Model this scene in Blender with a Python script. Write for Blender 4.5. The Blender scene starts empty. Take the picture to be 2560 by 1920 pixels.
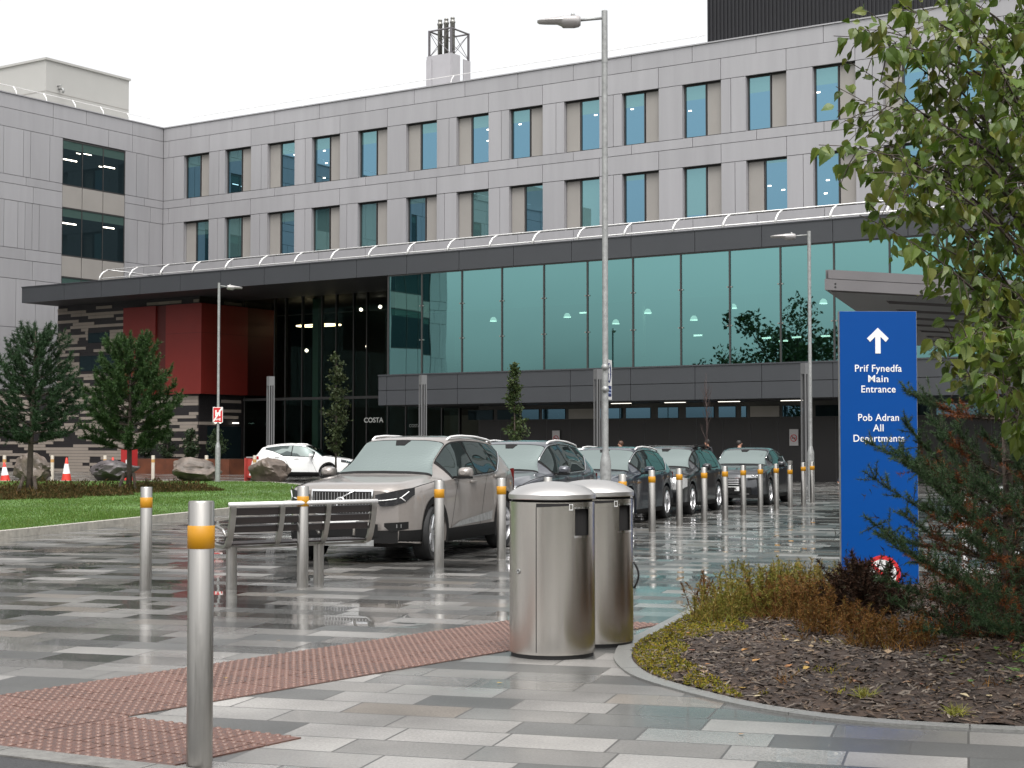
import bpy, bmesh, math, random
import numpy as np
from mathutils import Vector, Matrix, Euler
R = math.radians
rng = random.Random(7)
S = bpy.context.scene
C = S.collection

# ------------------------------------------------------------------ camera, sky, sun, exposure
cam = bpy.data.cameras.new('camera'); camo = bpy.data.objects.new('camera', cam); C.objects.link(camo)
cam.sensor_width = 36.0; cam.lens = 55.15; cam.clip_end = 3000; cam.clip_start = 0.05
camo.location = (0, 0, 1.5); camo.rotation_euler = (R(90 + 2.249), 0, 0)
S.camera = camo
SUN_EL, SUN_AZ = 66, 176          # degrees; azimuth clockwise from +Y
W = bpy.data.worlds.new('World'); S.world = W; W.use_nodes = True
nt = W.node_tree; nt.nodes.clear()
sky = nt.nodes.new('ShaderNodeTexSky'); sky.sky_type = 'NISHITA'; sky.sun_disc = False
sky.sun_elevation = R(SUN_EL); sky.sun_rotation = R(SUN_AZ); sky.air_density = 1.0; sky.dust_density = 4.0; sky.ozone_density = 1.0
hs = nt.nodes.new('ShaderNodeHueSaturation'); hs.inputs['Saturation'].default_value = 0.06
bg = nt.nodes.new('ShaderNodeBackground'); bg.inputs['Strength'].default_value = 0.147
wo = nt.nodes.new('ShaderNodeOutputWorld')
nt.links.new(sky.outputs[0], hs.inputs['Color']); nt.links.new(hs.outputs[0], bg.inputs[0]); nt.links.new(bg.outputs[0], wo.inputs[0])
sl = bpy.data.lights.new('sun', 'SUN'); sl.energy = 1.5; sl.angle = R(50); sl.color = (1, .97, .93)
so = bpy.data.objects.new('sun', sl); C.objects.link(so)
az = R(SUN_AZ); el = R(SUN_EL)
sd = Vector((math.sin(az)*math.cos(el), math.cos(az)*math.cos(el), math.sin(el)))
so.rotation_euler = sd.to_track_quat('Z', 'Y').to_euler()
S.view_settings.view_transform = 'Standard'; S.view_settings.look = 'None'
S.view_settings.exposure = 0.95; S.view_settings.gamma = 1.0
S.cycles.max_bounces = 8; S.cycles.transparent_max_bounces = 12; S.cycles.caustics_reflective = False; S.cycles.caustics_refractive = False
S.cycles.use_denoising = True; S.cycles.sample_clamp_indirect = 6.0

# ------------------------------------------------------------------ mesh helpers
class MB:
    def __init__(s): s.v = []; s.f = []; s.mi = []; s.m = 0
    def add(s, vs, fs):
        n = len(s.v); s.v += [tuple(p) for p in vs]
        for f in fs: s.f.append(tuple(i + n for i in f)); s.mi.append(s.m)
        return s
    def box(s, x0, x1, y0, y1, z0, z1):
        return s.add([(x0,y0,z0),(x1,y0,z0),(x1,y1,z0),(x0,y1,z0),(x0,y0,z1),(x1,y0,z1),(x1,y1,z1),(x0,y1,z1)],
                     [(0,3,2,1),(4,5,6,7),(0,1,5,4),(1,2,6,5),(2,3,7,6),(3,0,4,7)])
    def bevbox(s, x0, x1, y0, y1, z0, z1, b):
        # box with chamfered edges
        bm = bmesh.new(); r = bmesh.ops.create_cube(bm, size=1)
        for v in bm.verts: v.co = Vector(((x0+x1)/2+v.co.x*(x1-x0), (y0+y1)/2+v.co.y*(y1-y0), (z0+z1)/2+v.co.z*(z1-z0)))
        bmesh.ops.bevel(bm, geom=bm.edges[:], offset=b, segments=2, affect='EDGES', profile=.6)
        bm.verts.index_update(); s.add([v.co[:] for v in bm.verts], [[v.index for v in f.verts] for f in bm.faces]); bm.free(); return s
    def quad(s, a, b, c, d): return s.add([a,b,c,d], [(0,1,2,3)])
    def tube(s, pts, rad, n=8, cap=True):
        pts = [Vector(p) for p in pts]; k = len(pts)
        if not hasattr(rad, '__len__'): rad = [rad]*k
        base = len(s.v); ref = None
        for i, p in enumerate(pts):
            d = (pts[min(i+1,k-1)] - pts[max(i-1,0)]).normalized()
            if ref is None:
                ref = Vector((1,0,0)) if abs(d.x) < .9 else Vector((0,1,0))
            u = (ref - d*ref.dot(d)).normalized(); w = d.cross(u); ref = u
            for j in range(n):
                a = 2*math.pi*j/n; s.v.append(tuple(p + (u*math.cos(a) + w*math.sin(a))*rad[i]))
        for i in range(k-1):
            for j in range(n):
                a = base+i*n+j; b = base+i*n+(j+1)%n
                s.f.append((a, b, b+n, a+n)); s.mi.append(s.m)
        if cap:
            s.f.append(tuple(base+j for j in reversed(range(n)))); s.mi.append(s.m)
            s.f.append(tuple(base+(k-1)*n+j for j in range(n))); s.mi.append(s.m)
        return s
    def lathe(s, prof, n=24, cx=0, cy=0, cap=True, sx=1, sy=1):
        base = len(s.v); k = len(prof)
        for (r, z) in prof:
            for j in range(n):
                a = 2*math.pi*j/n; s.v.append((cx+r*math.cos(a)*sx, cy+r*math.sin(a)*sy, z))
        for i in range(k-1):
            for j in range(n):
                a = base+i*n+j; b = base+i*n+(j+1)%n
                s.f.append((a, b, b+n, a+n)); s.mi.append(s.m)
        if cap:
            s.f.append(tuple(base+j for j in reversed(range(n)))); s.mi.append(s.m)
            s.f.append(tuple(base+(k-1)*n+j for j in range(n))); s.mi.append(s.m)
        return s
    def prism(s, poly, z0, z1):
        n = len(poly)
        return s.add([(x,y,z0) for x,y in poly]+[(x,y,z1) for x,y in poly],
                     [tuple(reversed(range(n))), tuple(range(n,2*n))]+[(i,(i+1)%n,(i+1)%n+n,i+n) for i in range(n)])
    def plate(s, poly, y0, y1):     # polygon in x,z extruded along y
        n = len(poly)
        return s.add([(x,y0,z) for x,z in poly]+[(x,y1,z) for x,z in poly],
                     [tuple(range(n)), tuple(reversed(range(n,2*n)))]+[((i+1)%n,i,i+n,(i+1)%n+n) for i in range(n)])
    def xf(s, M, start=0):
        for i in range(start, len(s.v)): s.v[i] = tuple(M @ Vector(s.v[i]))
        return s
    def build(s, name, mat, parent=None, smooth=False, loc=None, rot=None):
        me = bpy.data.meshes.new(name); me.from_pydata(s.v, [], s.f); me.update()
        mats = mat if isinstance(mat, (list, tuple)) else [mat]
        for m in mats: me.materials.append(m)
        if len(mats) > 1: me.polygons.foreach_set('material_index', s.mi)
        if smooth: me.polygons.foreach_set('use_smooth', [True]*len(me.polygons))
        o = bpy.data.objects.new(name, me); C.objects.link(o)
        if parent: o.parent = parent
        if loc: o.location = loc
        if rot: o.rotation_euler = rot
        return o
def autosmooth(o, deg=35):
    me = o.data; me.polygons.foreach_set('use_smooth', [True]*len(me.polygons))
    bm = bmesh.new(); bm.from_mesh(me)
    for e in bm.edges:
        if len(e.link_faces) == 2 and e.calc_face_angle(0) > R(deg): e.smooth = False
    bm.to_mesh(me); bm.free(); return o
def thing(name, label, cat, loc=(0,0,0), rotz=0, group=None):
    o = bpy.data.objects.new(name, None); C.objects.link(o); o.empty_display_size = .2
    o.location = loc; o.rotation_euler = (0,0,rotz); o['label'] = label; o['category'] = cat
    if group: o['group'] = group
    return o
def tag(o, label, cat, group=None):
    o['label'] = label; o['category'] = cat
    if group: o['group'] = group
    return o
def dup(root, loc, rotz, label, group=None):
    r = root.copy(); C.objects.link(r); r.location = loc; r.rotation_euler = (0,0,rotz); r['label'] = label
    if group: r['group'] = group
    for ch in list(root.children):
        c = ch.copy(); C.objects.link(c); c.parent = r
        for g in list(ch.children):
            d = g.copy(); C.objects.link(d); d.parent = c
    return r
def text_obj(name, txt, size, mat, parent, loc, rot=(R(90),0,0), ext=.002, align='CENTER', sx=1.0, bold=0.0, spacing=1.0):
    cu = bpy.data.curves.new(name, 'FONT'); cu.body = txt; cu.size = size; cu.extrude = ext; cu.align_x = align; cu.offset = bold; cu.space_character = spacing
    o = bpy.data.objects.new(name, cu); C.objects.link(o)
    bpy.context.view_layer.update()
    dg = bpy.context.evaluated_depsgraph_get()
    me = bpy.data.meshes.new_from_object(o.evaluated_get(dg)); bpy.data.objects.remove(o)
    me.materials.clear(); me.materials.append(mat)
    m = bpy.data.objects.new(name, me); C.objects.link(m); m.parent = parent; m.location = loc; m.rotation_euler = rot; m.scale = (sx,1,1)
    return m

# ------------------------------------------------------------------ material helpers
def mat(name, col, rough=.6, metal=0., var=.08, scale=3., bump=0., bscale=None, spec=.5, coat=0., stretch=None, rvar=0.):
    m = bpy.data.materials.new(name); m.use_nodes = True; n = m.node_tree; b = n.nodes['Principled BSDF']
    b.inputs['Roughness'].default_value = rough; b.inputs['Metallic'].default_value = metal
    b.inputs['Specular IOR Level'].default_value = spec; b.inputs['Coat Weight'].default_value = coat; b.inputs['Coat Roughness'].default_value = .04
    b.inputs['Base Color'].default_value = (*col, 1)
    if var or bump or rvar:
        tc = n.nodes.new('ShaderNodeTexCoord'); nz = n.nodes.new('ShaderNodeTexNoise')
        nz.inputs['Scale'].default_value = scale; nz.inputs['Detail'].default_value = 6; nz.inputs['Roughness'].default_value = .6
        src = tc.outputs['Object']
        if stretch:
            mp = n.nodes.new('ShaderNodeMapping'); mp.inputs['Scale'].default_value = stretch; n.links.new(src, mp.inputs[0]); src = mp.outputs[0]
        n.links.new(src, nz.inputs['Vector'])
        if var:
            r = n.nodes.new('ShaderNodeValToRGB'); r.color_ramp.elements[0].position = .3; r.color_ramp.elements[1].position = .7
            r.color_ramp.elements[0].color = (*[max(0,c*(1-var)) for c in col],1); r.color_ramp.elements[1].color = (*[c*(1+var) for c in col],1)
            n.links.new(nz.outputs['Fac'], r.inputs[0]); n.links.new(r.outputs[0], b.inputs['Base Color'])
        if rvar:
            mr = n.nodes.new('ShaderNodeMapRange'); mr.inputs[1].default_value = .3; mr.inputs[2].default_value = .7
            mr.inputs[3].default_value = max(.02, rough-rvar); mr.inputs[4].default_value = rough+rvar
            n.links.new(nz.outputs['Fac'], mr.inputs[0]); n.links.new(mr.outputs[0], b.inputs['Roughness'])
        if bump:
            nb = nz
            if bscale:
                nb = n.nodes.new('ShaderNodeTexNoise'); nb.inputs['Scale'].default_value = bscale; nb.inputs['Detail'].default_value = 5; n.links.new(src, nb.inputs['Vector'])
            bp = n.nodes.new('ShaderNodeBump'); bp.inputs['Strength'].default_value = bump; bp.inputs['Distance'].default_value = .02
            n.links.new(nb.outputs['Fac'], bp.inputs['Height']); n.links.new(bp.outputs[0], b.inputs['Normal'])
    return m
def emit(name, col, st):
    m = bpy.data.materials.new(name); m.use_nodes = True; n = m.node_tree; b = n.nodes['Principled BSDF']
    b.inputs['Base Color'].default_value = (*col,1); b.inputs['Emission Color'].default_value = (*col,1); b.inputs['Emission Strength'].default_value = st
    return m
def glass(name, refl, fac, tint=None, dark=(.01,.012,.012), rough=.01, wav=0., drops=0.):
    # coated architectural / car glass: mirror layer over clear tinted or dark body
    m = bpy.data.materials.new(name); m.use_nodes = True; n = m.node_tree; n.nodes.clear()
    out = n.nodes.new('ShaderNodeOutputMaterial'); mx = n.nodes.new('ShaderNodeMixShader'); g = n.nodes.new('ShaderNodeBsdfGlossy')
    g.inputs['Color'].default_value = (*refl,1); g.inputs['Roughness'].default_value = rough
    lw = n.nodes.new('ShaderNodeFresnel'); lw.inputs['IOR'].default_value = 1.5
    mr = n.nodes.new('ShaderNodeMapRange'); mr.inputs[1].default_value = .04; mr.inputs[2].default_value = 1; mr.inputs[3].default_value = fac; mr.inputs[4].default_value = 1
    n.links.new(lw.outputs[0], mr.inputs[0]); n.links.new(mr.outputs[0], mx.inputs[0])
    if tint:
        t = n.nodes.new('ShaderNodeBsdfTransparent'); t.inputs[0].default_value = (*tint,1)
    else:
        t = n.nodes.new('ShaderNodeBsdfDiffuse'); t.inputs[0].default_value = (*dark,1)
    n.links.new(t.outputs[0], mx.inputs[1]); n.links.new(g.outputs[0], mx.inputs[2]); n.links.new(mx.outputs[0], out.inputs[0])
    if drops:
        tc = n.nodes.new('ShaderNodeTexCoord'); vo = n.nodes.new('ShaderNodeTexNoise'); vo.inputs['Scale'].default_value = 38; vo.inputs['Detail'].default_value = 4; n.links.new(tc.outputs['Object'], vo.inputs['Vector'])
        rr = n.nodes.new('ShaderNodeMapRange'); rr.inputs[1].default_value = .45; rr.inputs[2].default_value = .75; n.links.new(vo.outputs[0], rr.inputs[0])
        bp = n.nodes.new('ShaderNodeBump'); bp.inputs['Strength'].default_value = drops; bp.inputs['Distance'].default_value = .01; n.links.new(rr.outputs[0], bp.inputs['Height']); n.links.new(bp.outputs[0], g.inputs['Normal'])
    if wav:
        tc = n.nodes.new('ShaderNodeTexCoord'); nz = n.nodes.new('ShaderNodeTexNoise'); nz.inputs['Scale'].default_value = .35; nz.inputs['Detail'].default_value = 1
        bp = n.nodes.new('ShaderNodeBump'); bp.inputs['Strength'].default_value = wav; bp.inputs['Distance'].default_value = .1
        n.links.new(tc.outputs['Object'], nz.inputs['Vector']); n.links.new(nz.outputs[0], bp.inputs['Height']); n.links.new(bp.outputs[0], g.inputs['Normal'])
        # each pane sits at its own minute tilt
        oi = n.nodes.new('ShaderNodeObjectInfo'); wn = n.nodes.new('ShaderNodeTexWhiteNoise'); wn.noise_dimensions = '1D'; n.links.new(oi.outputs['Random'], wn.inputs['W'])
        m1 = n.nodes.new('ShaderNodeVectorMath'); m1.operation = 'SUBTRACT'; m1.inputs[1].default_value = (.5,.5,.5); n.links.new(wn.outputs['Color'], m1.inputs[0])
        m2 = n.nodes.new('ShaderNodeVectorMath'); m2.operation = 'SCALE'; m2.inputs['Scale'].default_value = .012; n.links.new(m1.outputs[0], m2.inputs[0])
        ge = n.nodes.new('ShaderNodeNewGeometry'); m3 = n.nodes.new('ShaderNodeVectorMath'); n.links.new(ge.outputs['Normal'], m3.inputs[0]); n.links.new(m2.outputs[0], m3.inputs[1])
        m4 = n.nodes.new('ShaderNodeVectorMath'); m4.operation = 'NORMALIZE'; n.links.new(m3.outputs[0], m4.inputs[0]); n.links.new(m4.outputs[0], bp.inputs['Normal'])
    return m
def island(m, amt):
    # slight shift of tone from panel to panel
    n = m.node_tree; b = n.nodes['Principled BSDF']; lk = b.inputs['Base Color'].links[0]; src = lk.from_socket
    ge = n.nodes.new('ShaderNodeNewGeometry'); mr = n.nodes.new('ShaderNodeMapRange'); mr.inputs[3].default_value = 1-amt; mr.inputs[4].default_value = 1+amt
    n.links.new(ge.outputs['Random Per Island'], mr.inputs[0]); mx = n.nodes.new('ShaderNodeMix'); mx.data_type = 'RGBA'; mx.blend_type = 'MULTIPLY'; mx.inputs[0].default_value = 1
    n.links.new(src, mx.inputs[6]); n.links.new(mr.outputs[0], mx.inputs[7]); n.links.new(mx.outputs[2], b.inputs['Base Color'])
def leafmat(name, cols, trans=.35, rough=.5, spec=.3):
    # colour differs from leaf to leaf
    m = bpy.data.materials.new(name); m.use_nodes = True; n = m.node_tree; b = n.nodes['Principled BSDF']
    ge = n.nodes.new('ShaderNodeNewGeometry'); r = n.nodes.new('ShaderNodeValToRGB'); cr = r.color_ramp
    while len(cr.elements) < len(cols): cr.elements.new(.5)
    for i, c in enumerate(cols): cr.elements[i].position = i/max(1,len(cols)-1); cr.elements[i].color = (*c,1)
    n.links.new(ge.outputs['Random Per Island'], r.inputs[0]); n.links.new(r.outputs[0], b.inputs['Base Color'])
    b.inputs['Roughness'].default_value = rough; b.inputs['Specular IOR Level'].default_value = spec
    tr = n.nodes.new('ShaderNodeBsdfTranslucent'); n.links.new(r.outputs[0], tr.inputs[0])
    mx = n.nodes.new('ShaderNodeMixShader'); mx.inputs[0].default_value = trans; out = n.nodes['Material Output']
    n.links.new(b.outputs[0], mx.inputs[1]); n.links.new(tr.outputs[0], mx.inputs[2]); n.links.new(mx.outputs[0], out.inputs[0])
    return m

M = {}
M['steel'] = mat('brushed_steel', (.40,.385,.362), .34, 1., .05, 14, 0, stretch=(16,16,.6), rvar=.06)
M['steel_bin'] = mat('brushed_steel_bin', (.66,.625,.58), .24, 1., .012, 40, 0, stretch=(30,30,.5), rvar=.015)
M['galv'] = mat('galvanised_steel', (.30,.305,.30), .55, .5, .22, 14)
M['galv_white'] = mat('galvanised_rail', (.74,.73,.72), .45, .3, .05, 10)
M['amber'] = mat('amber_tape', (.47,.215,.004), .45, 0, .04, 8)
M['black'] = mat('black_plastic', (.012,.0115,.0115), .5, 0, .1, 6)
M['darkhole'] = mat('dark_void', (.012,.011,.011), .9, 0, 0)
M['rubber'] = mat('tyre_rubber', (.011,.011,.0115), .75, 0, .15, 20)
M['alloy'] = mat('alloy_rim', (.62,.62,.63), .28, .9, .03, 6)
M['chrome'] = mat('chrome', (.85,.85,.85), .12, 1., 0)
M['clad'] = mat('aluminium_cladding', (.345,.339,.351), .42, .15, .06, 1.1, stretch=(1.3,1.3,.12)); island(M['clad'], .05)
M['clad_wing'] = M['clad']
M['clad_back'] = mat('cladding_joint', (.11,.11,.115), .8, 0, 0)
M['beige'] = mat('beige_panel', (.29,.272,.252), .5, 0, .05, .6)
M['frame'] = mat('window_frame', (.045,.043,.042), .45, .2, .05, 5)
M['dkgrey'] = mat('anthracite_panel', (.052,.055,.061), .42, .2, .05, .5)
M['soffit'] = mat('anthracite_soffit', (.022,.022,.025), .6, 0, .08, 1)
M['brownwall'] = mat('dark_brown_panel', (.015,.0125,.012), .5, 0, .12, .8)
M['red'] = mat('red_panel', (.165,.0145,.010), .5, 0, .05, 1.2)
M['redgap'] = mat('dark_red_recess', (.075,.009,.007), .6, 0, .05, 1.2)
M['plank_dark'] = mat('dark_cladding_board', (.015,.0125,.0135), .55, 0, .15, 1)
M['plank_light'] = mat('pale_cladding_board', (.275,.235,.20), .6, 0, .07, 1)
M['plant_room'] = mat('plant_room_render', (.37,.365,.35), .6, 0, .03, .5)
M['louvre'] = mat('black_louvre', (.016,.016,.019), .5, .2, .1, 1)
M['granite'] = mat('granite_edging', (.17,.17,.162), .34, 0, .22, 60, .15, 90)
M['conc'] = mat('concrete_kerb', (.36,.34,.30), .5, 0, .25, 9, .3, 40)
M['sign_blue'] = mat('blue_sign_face', (.0003,.055,.25), .4, 0, .03, 2, spec=.2)
M['white'] = mat('white_paint', (.78,.78,.77), .4, 0, .03, 4)
M['signred'] = mat('red_sign', (.55,.025,.03), .4, 0, .03, 4)
M['navy'] = mat('navy_sign', (.02,.03,.14), .4, 0, .03, 4)
M['glass_pav'] = glass('teal_glass', (.275,.575,.57), .60, (.20,.40,.37), wav=.04)
M['glass_dark'] = glass('dark_entrance_glass', (.22,.42,.38), .025, (.58,.60,.54))
M['glass_win'] = glass('blue_tinted_window', (.25,.48,.64), .55, None, (.012,.03,.032), wav=.03)
M['glass_blind'] = glass('window_over_blind', (.30,.55,.60), .46, None, (.07,.13,.125), wav=.03)
M['glass_wing'] = glass('wing_window', (.28,.42,.47), .05, None, (.010,.017,.020))
M['glass_wing_blind'] = glass('wing_window_over_blind', (.3,.45,.45), .05, None, (.05,.085,.075))
M['lamp'] = emit('lit_lamp', (1,.93,.80), 3.0)
M['lamp_dim'] = emit('lit_lamp_dim', (1,.93,.82), 1.2)
M['car_glass'] = glass('car_windscreen', (.50,.58,.55), .035, None, (.026,.036,.033), drops=.15)
M['car_glass_side'] = glass('car_side_glass', (.6,.7,.68), .10, None, (.012,.016,.016))
# ------------------------------------------------------------------ setting: ground, paving, lawn, bed
def paving_mat():
    m = bpy.data.materials.new('wet_granite_paving'); m.use_nodes = True; n = m.node_tree; b = n.nodes['Principled BSDF']; L = n.links.new
    tc = n.nodes.new('ShaderNodeTexCoord'); mp = n.nodes.new('ShaderNodeMapping'); mp.inputs['Rotation'].default_value = (0,0,R(16.1))
    L(tc.outputs['Object'], mp.inputs[0])
    br = n.nodes.new('ShaderNodeTexBrick'); br.offset = .41; br.offset_frequency = 2; br.squash = .84; br.squash_frequency = 3
    for k, v in (('Scale',1.0),('Mortar Size',.0065),('Mortar Smooth',.1),('Bias',0.),('Brick Width',.68),('Row Height',.36)): br.inputs[k].default_value = v
    br.inputs['Color1'].default_value = (0,0,0,1); br.inputs['Color2'].default_value = (1,1,1,1); br.inputs['Mortar'].default_value = (.5,.5,.5,1)
    L(mp.outputs[0], br.inputs['Vector'])
    rp = n.nodes.new('ShaderNodeValToRGB'); cr = rp.color_ramp; cr.interpolation = 'CONSTANT'
    cols = [(0,(.070,.070,.067)),(.12,(.145,.140,.132)),(.30,(.225,.217,.206)),(.46,(.098,.098,.094)),(.57,(.185,.178,.168)),(.70,(.078,.080,.077)),(.79,(.158,.140,.120)),(.87,(.255,.246,.233))]
    while len(cr.elements) < len(cols): cr.elements.new(.5)
    for i,(p,c) in enumerate(cols): cr.elements[i].position = p; cr.elements[i].color = (*c,1)
    L(br.outputs['Color'], rp.inputs[0])
    # speckle of the stone + broad damp staining
    sp = n.nodes.new('ShaderNodeTexNoise'); sp.inputs['Scale'].default_value = 62; sp.inputs['Detail'].default_value = 8; sp.inputs['Roughness'].default_value = .72; L(tc.outputs['Object'], sp.inputs['Vector'])
    dm = n.nodes.new('ShaderNodeTexNoise'); dm.inputs['Scale'].default_value = .9; dm.inputs['Detail'].default_value = 6; L(tc.outputs['Object'], dm.inputs['Vector'])
    r1 = n.nodes.new('ShaderNodeMapRange'); r1.inputs[1].default_value=.3; r1.inputs[2].default_value=.7; r1.inputs[3].default_value=.62; r1.inputs[4].default_value=1.34; L(sp.outputs[0], r1.inputs[0])
    r2 = n.nodes.new('ShaderNodeMapRange'); r2.inputs[1].default_value=.32; r2.inputs[2].default_value=.68; r2.inputs[3].default_value=.66; r2.inputs[4].default_value=1.18; L(dm.outputs[0], r2.inputs[0])
    mu = n.nodes.new('ShaderNodeMath'); mu.operation='MULTIPLY'; L(r1.outputs[0], mu.inputs[0]); L(r2.outputs[0], mu.inputs[1])
    mx = n.nodes.new('ShaderNodeMix'); mx.data_type='RGBA'; mx.blend_type='MULTIPLY'; mx.inputs[0].default_value=1
    L(rp.outputs[0], mx.inputs[6]); L(mu.outputs[0], mx.inputs[7])
    mo = n.nodes.new('ShaderNodeMix'); mo.data_type='RGBA'; L(br.outputs['Fac'], mo.inputs[0]); L(mx.outputs[2], mo.inputs[6]); mo.inputs[7].default_value=(.05,.048,.045,1)
    wy = n.nodes.new('ShaderNodeSeparateXYZ'); L(tc.outputs['Object'], wy.inputs[0]); wr = n.nodes.new('ShaderNodeMapRange'); wr.inputs[1].default_value=10.3; wr.inputs[2].default_value=12.6; wr.inputs[3].default_value=0; wr.inputs[4].default_value=1; L(wy.outputs[1], wr.inputs[0])   # beyond here slabs are wetter; dark reflections are also put into their colour
    wd = n.nodes.new('ShaderNodeMapRange'); wd.inputs[3].default_value=1.; wd.inputs[4].default_value=.86; L(wr.outputs[0], wd.inputs[0])
    mw = n.nodes.new('ShaderNodeMix'); mw.data_type='RGBA'; mw.blend_type='MULTIPLY'; mw.inputs[0].default_value=1; L(mo.outputs[2], mw.inputs[6]); L(wd.outputs[0], mw.inputs[7])
    L(mw.outputs[2], b.inputs['Base Color'])
    # per-slab tilt (real slabs are never quite in plane) and per-slab gloss
    sx = n.nodes.new('ShaderNodeSeparateColor'); L(br.outputs['Color'], sx.inputs[0])
    wn = n.nodes.new('ShaderNodeTexWhiteNoise'); wn.noise_dimensions='1D'; mm = n.nodes.new('ShaderNodeMath'); mm.operation='MULTIPLY'; mm.inputs[1].default_value=977.; L(sx.outputs[0], mm.inputs[0]); L(mm.outputs[0], wn.inputs['W'])
    sb = n.nodes.new('ShaderNodeVectorMath'); sb.operation='SUBTRACT'; sb.inputs[1].default_value=(.5,.5,.5); L(wn.outputs['Color'], sb.inputs[0])
    sc = n.nodes.new('ShaderNodeVectorMath'); sc.operation='MULTIPLY'; sc.inputs[1].default_value=(.022,.034,0); L(sb.outputs[0], sc.inputs[0])
    ge = n.nodes.new('ShaderNodeNewGeometry'); ad = n.nodes.new('ShaderNodeVectorMath'); L(ge.outputs['Normal'], ad.inputs[0]); L(sc.outputs[0], ad.inputs[1])
    no = n.nodes.new('ShaderNodeVectorMath'); no.operation='NORMALIZE'; L(ad.outputs[0], no.inputs[0])
    bp = n.nodes.new('ShaderNodeBump'); bp.inputs['Strength'].default_value=.25; bp.inputs['Distance'].default_value=.003; L(sp.outputs[0], bp.inputs['Height']); L(no.outputs[0], bp.inputs['Normal'])
    pd = n.nodes.new('ShaderNodeTexNoise'); pd.inputs['Scale'].default_value=.42; pd.inputs['Detail'].default_value=3; L(tc.outputs['Object'], pd.inputs['Vector'])
    r3 = n.nodes.new('ShaderNodeMapRange'); r3.inputs[1].default_value=.40; r3.inputs[2].default_value=.60; r3.inputs[3].default_value=.16; r3.inputs[4].default_value=.42; L(pd.outputs[0], r3.inputs[0])
    m3 = n.nodes.new('ShaderNodeMath'); m3.operation='MULTIPLY_ADD'; m3.inputs[1].default_value=.22; L(wn.outputs['Value'], m3.inputs[0]); L(r3.outputs[0], m3.inputs[2])
    mr_ = n.nodes.new('ShaderNodeMapRange'); mr_.inputs[3].default_value=1.; mr_.inputs[4].default_value=.62; L(wr.outputs[0], mr_.inputs[0]); m6 = n.nodes.new('ShaderNodeMath'); m6.operation='MULTIPLY'; L(m3.outputs[0], m6.inputs[0]); L(mr_.outputs[0], m6.inputs[1]); L(m6.outputs[0], b.inputs['Roughness']); L(bp.outputs[0], b.inputs['Normal'])
    b.inputs['Specular IOR Level'].default_value = .5
    # water film
    b.inputs['Coat IOR'].default_value = 1.33
    r5 = n.nodes.new('ShaderNodeMapRange'); r5.inputs[1].default_value=.35; r5.inputs[2].default_value=.8; r5.inputs[3].default_value=1.; r5.inputs[4].default_value=.0; L(wn.outputs['Value'], r5.inputs[0]); 
    sy = n.nodes.new('ShaderNodeSeparateXYZ'); L(tc.outputs['Object'], sy.inputs[0]); r6 = n.nodes.new('ShaderNodeMapRange'); r6.inputs[1].default_value=10.5; r6.inputs[2].default_value=13.5; r6.inputs[3].default_value=.22; r6.inputs[4].default_value=1; L(sy.outputs[1], r6.inputs[0])
    m5 = n.nodes.new('ShaderNodeMath'); m5.operation='MULTIPLY'; L(r5.outputs[0], m5.inputs[0]); L(r6.outputs[0], m5.inputs[1]); L(m5.outputs[0], b.inputs['Coat Weight'])
    r4 = n.nodes.new('ShaderNodeMapRange'); r4.inputs[1].default_value=.42; r4.inputs[2].default_value=.62; r4.inputs[3].default_value=.015; r4.inputs[4].default_value=.13; L(pd.outputs[0], r4.inputs[0]); L(r4.outputs[0], b.inputs['Coat Roughness'])
    L(no.outputs[0], b.inputs['Coat Normal'])
    return m
def struct(name, bm, m, smooth=False, kind='structure', parent=None):
    o = bm.build(name, m, parent, smooth); o['kind'] = kind; return o
M['paving'] = paving_mat()
M['earth'] = mat('far_ground', (.10,.11,.07), .9, 0, .3, .05)
M['asphalt'] = mat('asphalt_wet', (.032,.032,.033), .4, 0, .3, 60, .4, 120)
g = MB(); g.quad((-700,-700,-.012),(700,-700,-.012),(700,700,-.012),(-700,700,-.012)); struct('ground', g, M['earth'])
g = MB(); g.quad((-70,-12,0),(60,-12,0),(60,120,0),(-70,120,0)); struct('paving', g, M['paving'])
# asphalt road corner + flush kerb, lower left
g = MB(); g.add([(-9,10.9,.004),(-2.62,7.74,.004),(-1.2,6.96,.004),(0,6.3,.004),(0,4,.004),(-9,4,.004)], [(5,4,3,2,1,0)]); struct('road', g, M['asphalt'])
kd = Vector((-.893,.451,0)); kn = Vector((.451,.893,0))
g = MB()
for i in range(8):
    a = Vector((-1.66,7.41,0)) + kd*(.9*i-.9+.004); b_ = Vector((-1.66,7.41,0)) + kd*(.9*i-.004)
    p = [a-kn*.17, a, b_, b_-kn*.17]; g.prism([(q.x,q.y) for q in reversed(p)], .0, .012)
struct('kerb_stones', g, mat('wet_kerb_stone',(.15,.145,.135),.4,0,.3,12,.3,50))
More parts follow.
